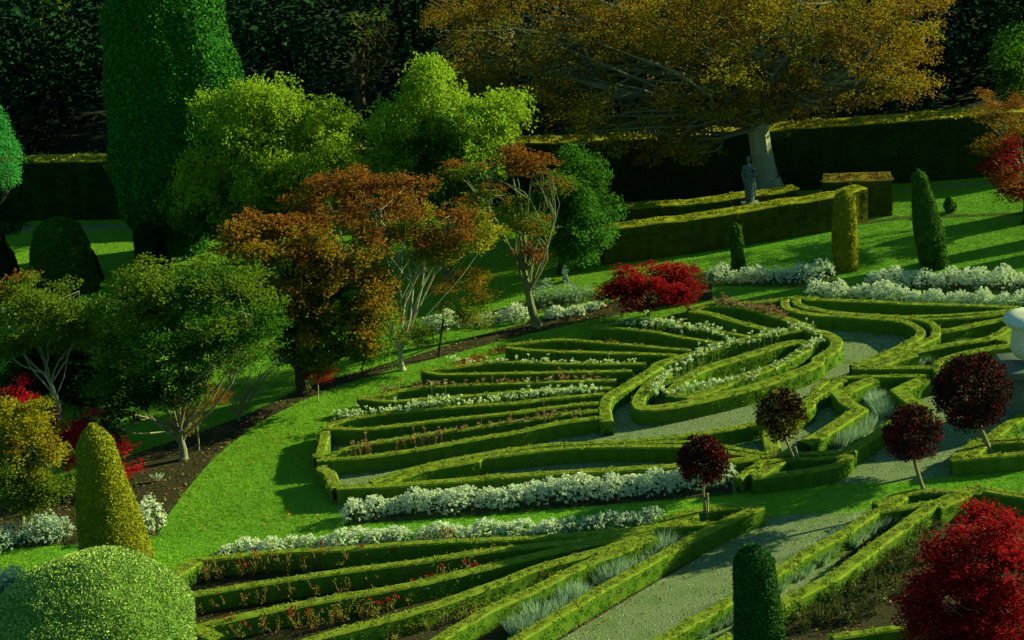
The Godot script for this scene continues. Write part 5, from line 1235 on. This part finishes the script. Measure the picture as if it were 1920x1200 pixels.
func make_statues() -> void:
	var stone := plain_mat(Vector3(.105, .14, .145), .8)
	stone.albedo_texture = noise_tex(.03, 4, 256, [Vector3(.42, .50, .46), Vector3(.85, .88, .86), Vector3(1, 1, 1)], 61)
	stone.uv1_triplanar = true
	stone.uv1_scale = Vector3.ONE * 1.5
	var white_stone := stone.duplicate()
	white_stone.albedo_color = lin(Vector3(.66, .62, .58))
	var plinth_mat := plain_mat(Vector3(.12, .14, .13), .9)
	plinth_mat.albedo_texture = stone.albedo_texture
	plinth_mat.uv1_triplanar = true
	plinth_mat.uv1_scale = Vector3.ONE * 1.2
	# robed statue behind the long hedge
	var at := Vector3(10.13, 0.00, -74.96)
	var s := thing("robed_statue", "grey stone statue of a robed person with a bent arm, beside the beech trunk", "statue", at)
	part(s, "plinth", bevel_box(Vector3(.75, .72, .75), .04, plinth_mat))
	var V := func(x, y, z): return Vector3(x, y, z)
	var bones := [
		[Vector3(0, 1.83, .02), Vector3(0, 1.92, .03), .095, .10], [Vector3(0, 1.62, 0), Vector3(0, 1.80, .01), .065, .06],
		[Vector3(0, 1.58, .045), Vector3(0, 1.585, .12), .02, .012] if false else [Vector3(0, 1.855, .115), Vector3(0, 1.84, .128), .014, .012],
		[Vector3(-.15, 1.52, 0), Vector3(.15, 1.52, 0), .10, .10], [Vector3(0, 1.45, .02), Vector3(0, 1.08, 0), .17, .15],
		[Vector3(0, 1.02, 0), Vector3(.02, .25, .02), .19, .20], [Vector3(-.09, .95, .03), Vector3(-.11, .12, .05), .12, .10], [Vector3(.09, .95, .05), Vector3(.13, .12, .10), .12, .09],
		[Vector3(-.25, 1.50, 0), Vector3(-.32, 1.20, -.02), .068, .058], [Vector3(-.32, 1.20, -.02), Vector3(-.24, .98, .12), .055, .042],
		[Vector3(.25, 1.50, 0), Vector3(.34, 1.22, .0), .068, .06], [Vector3(.34, 1.22, 0), Vector3(.12, 1.28, .20), .056, .042],
		[Vector3(-.22, 1.50, .08), Vector3(.18, 1.02, .16), .045, .05], [Vector3(-.24, 1.45, -.10), Vector3(-.16, .30, -.12), .08, .10], [Vector3(.22, 1.15, .02), Vector3(.26, .35, 0), .07, .05],
		[Vector3(-.05, .95, .18), Vector3(-.02, .12, .20), .035, .03], [Vector3(.04, .95, .20), Vector3(.10, .12, .22), .03, .03],
		[Vector3(-.10, .04, .10), Vector3(-.12, .035, .24), .05, .035], [Vector3(.12, .04, .12), Vector3(.14, .035, .27), .05, .035],
		[Vector3(.12, 1.28, .20), Vector3(.05, 1.30, .22), .04, .03], [Vector3(-.24, .98, .12), Vector3(-.22, .89, .15), .04, .03],
	]
	var body := part(s, "figure", surface_net(bones, Vector3(-.5, -.06, -.35), Vector3(.5, 2.12, .42), .026, stone), null, Vector3(0, .72, 0))
	body.rotation.y = -.35
	body.scale = Vector3(.86, 1.0, .86)
	# small pale statue at the head of the border
	var b2 := Vector3(2.19, 0.00, -69.39)
	var s2 := thing("small_statue", "small pale statue of a child in front of the holly trunk", "statue", b2)
	part(s2, "plinth", bevel_box(Vector3(.3, .18, .3), .02, plinth_mat))
	var kid := [[Vector3(0, .60, 0), Vector3(0, .63, .01), .075, .075], [Vector3(0, .48, 0), Vector3(0, .30, 0), .085, .08], [Vector3(-.05, .28, 0), Vector3(-.06, .03, 0), .055, .04], [Vector3(.05, .28, 0), Vector3(.06, .03, .03), .055, .04], [Vector3(-.1, .46, 0), Vector3(-.15, .28, .05), .035, .028], [Vector3(.1, .46, 0), Vector3(.16, .34, .08), .035, .028]]
	part(s2, "figure", surface_net(kid, Vector3(-.26, -.05, -.18), Vector3(.26, .76, .2), .02, white_stone), null, Vector3(0, .18, 0))
	s2.scale = Vector3.ONE * .8
	# white urn at the right edge
	var ub := Vector3(15.49, 0.00, -53.41)
	var u := thing("stone_urn", "large white stone urn with a fluted lid rim, cut by the right edge", "urn", ub + Vector3(0, 1.50, 0), "")
	var k := 0.02
	part(u, "foot", lathe([[.01, 0.0], [20 * k, 0.0], [20 * k, 5 * k], [14 * k, 9 * k], [9 * k, 16 * k], [12 * k, 22 * k]], 32, white_stone))
	part(u, "bowl", lathe([[12 * k, 22 * k], [22 * k, 28 * k, 1], [28 * k, 40 * k, 1], [29 * k, 52 * k], [27 * k, 66 * k], [29 * k, 76 * k]], 48, white_stone, 24, .06))
	part(u, "rim", lathe([[29 * k, 76 * k], [37 * k, 80 * k], [38 * k, 86 * k, 1], [33 * k, 92 * k, 1], [20 * k, 95 * k, 1], [8 * k, 97 * k], [.01, 98 * k]], 48, white_stone, 24, .10))
	var pd := thing("stone_pedestal", "dark stepped stone pedestal under the urn at the right edge", "pedestal", ub)
	part(pd, "step", bevel_box(Vector3(100 * k, 18 * k, 100 * k), .02, plinth_mat))
	part(pd, "block", bevel_box(Vector3(72 * k, 62 * k, 72 * k), .02, plinth_mat), null, Vector3(0, 18 * k, 0))
	part(pd, "cap", bevel_box(Vector3(84 * k, 12 * k, 84 * k), .03, plinth_mat), null, Vector3(0, 80 * k, 0))
	# pale leaves of a plant in the border
	var pl := Leaves.new()
	for q in 5:
		var a := -.9 + q * .45
		var e := Vector3(sin(a) * .32, .18 + .14 * cos(a), rr(-.08, .08))
		pl.v.append_array([Vector3.ZERO, e * .6 + Vector3(.05, .02, .05), e, Vector3.ZERO, e, e * .6 - Vector3(.05, .02, .05)])
		for j in 6: pl.c.append(Color(.55, .6, .5))
	var pp := part(self, "pale_plant", leaf_mesh(pl, null, petal_mat), null, Vector3(-11.37, 0.00, -54.27))
	tag(pp, "small white leaved plant alone on the bare soil of the border", "plant")

func scatter(called: String, label: String, poly: Array, n: int, tone: Array, size: float, y: float) -> void:
	var lo := Vector2(1e9, 1e9)
	var hi := -lo
	for p in poly:
		lo = lo.min(p)
		hi = hi.max(p)
	var lv := Leaves.new()
	var base := Vector3(lo.x, 0, lo.y)
	var made := 0
	var tries := 0
	while made < n and tries < n * 8:
		tries += 1
		var p := Vector2(rr(lo.x, hi.x), rr(lo.y, hi.y))
		if not Geometry2D.is_point_in_polygon(p, poly): continue
		if noise.get_noise_2d(p.x * 45, p.y * 45) < rr(-.4, .25): continue
		made += 1
		var d := Vector3(rng.randfn(), rng.randfn() * .35, rng.randfn()).normalized()
		var s := d.cross(Vector3.UP).normalized()
		var l := size * rr(.6, 1.4)
		var q := Vector3(p.x, y, p.y) - base
		lv.v.append_array([q, q + d * l * .5 + s * l * .35 + Vector3.UP * .02, q + d * l, q, q + d * l, q + d * l * .5 - s * l * .35])
		var c: Vector3 = tone[rng.randi() % tone.size()] * rr(.7, 1.25)
		for j in 6: lv.c.append(Color(c.x, c.y, c.z))
	var o := part(self, called, leaf_mesh(lv, null, petal_mat), null, base)
	o.name = numbered(called)
	tag(o, label, "fallen leaves", "", "stuff")

func make_leaf_litter() -> void:
	var tan := [Vector3(.24, .13, .05), Vector3(.30, .09, .04), Vector3(.18, .11, .05), Vector3(.34, .22, .07), Vector3(.12, .14, .04)]
	scatter("fallen_leaves", "brown and red leaves lying over the soil of the border", bare[2], 4200, [Vector3(.16, .10, .04), Vector3(.20, .07, .03), Vector3(.12, .09, .04), Vector3(.22, .16, .06), Vector3(.09, .12, .03)], .085, .02)
	scatter("fallen_leaves", "scattered red leaves on the curved lawn by the wing", [Vector2(-10.63, -50.60), Vector2(-10.31, -53.03), Vector2(-9.02, -56.29), Vector2(-6.64, -59.24), Vector2(-3.09, -61.51), Vector2(-0.28, -62.85), Vector2(-0.11, -62.30), Vector2(-3.07, -60.30), Vector2(-5.87, -58.18), Vector2(-6.56, -55.37), Vector2(-5.44, -50.11)], 170, [Vector3(.30, .07, .03), Vector3(.36, .14, .04)], .075, .05)
	scatter("fallen_leaves", "drift of rust leaves at the lawn edge by the far ribs", [Vector2(-2.16, -62.03), Vector2(-0.65, -62.94), Vector2(0.02, -63.15), Vector2(-0.10, -62.55), Vector2(-1.23, -61.82), Vector2(-2.16, -61.34)], 600, [Vector3(.30, .09, .03), Vector3(.26, .12, .04)], .08, .05)
	scatter("fallen_leaves", "bits of moss and leaf on the front rose bed soil", bare[3], 3000, tan + [Vector3(.10, .17, .03), Vector3(.08, .14, .03)], .06, .02)
	scatter("fallen_leaves", "a few brown leaves blown over the gravel of the front path", bare[1], 260, tan, .06, .03)
	scatter("fallen_leaves", "leaf litter along the gravel between the parterre hedges", bare[0], 900, tan, .06, .03)
	scatter("fallen_leaves", "leaf crumbs on the soil beside the scarlet maple", bare[4], 2600, tan + [Vector3(.07, .12, .03), Vector3(.05, .09, .03)], .07, .02)
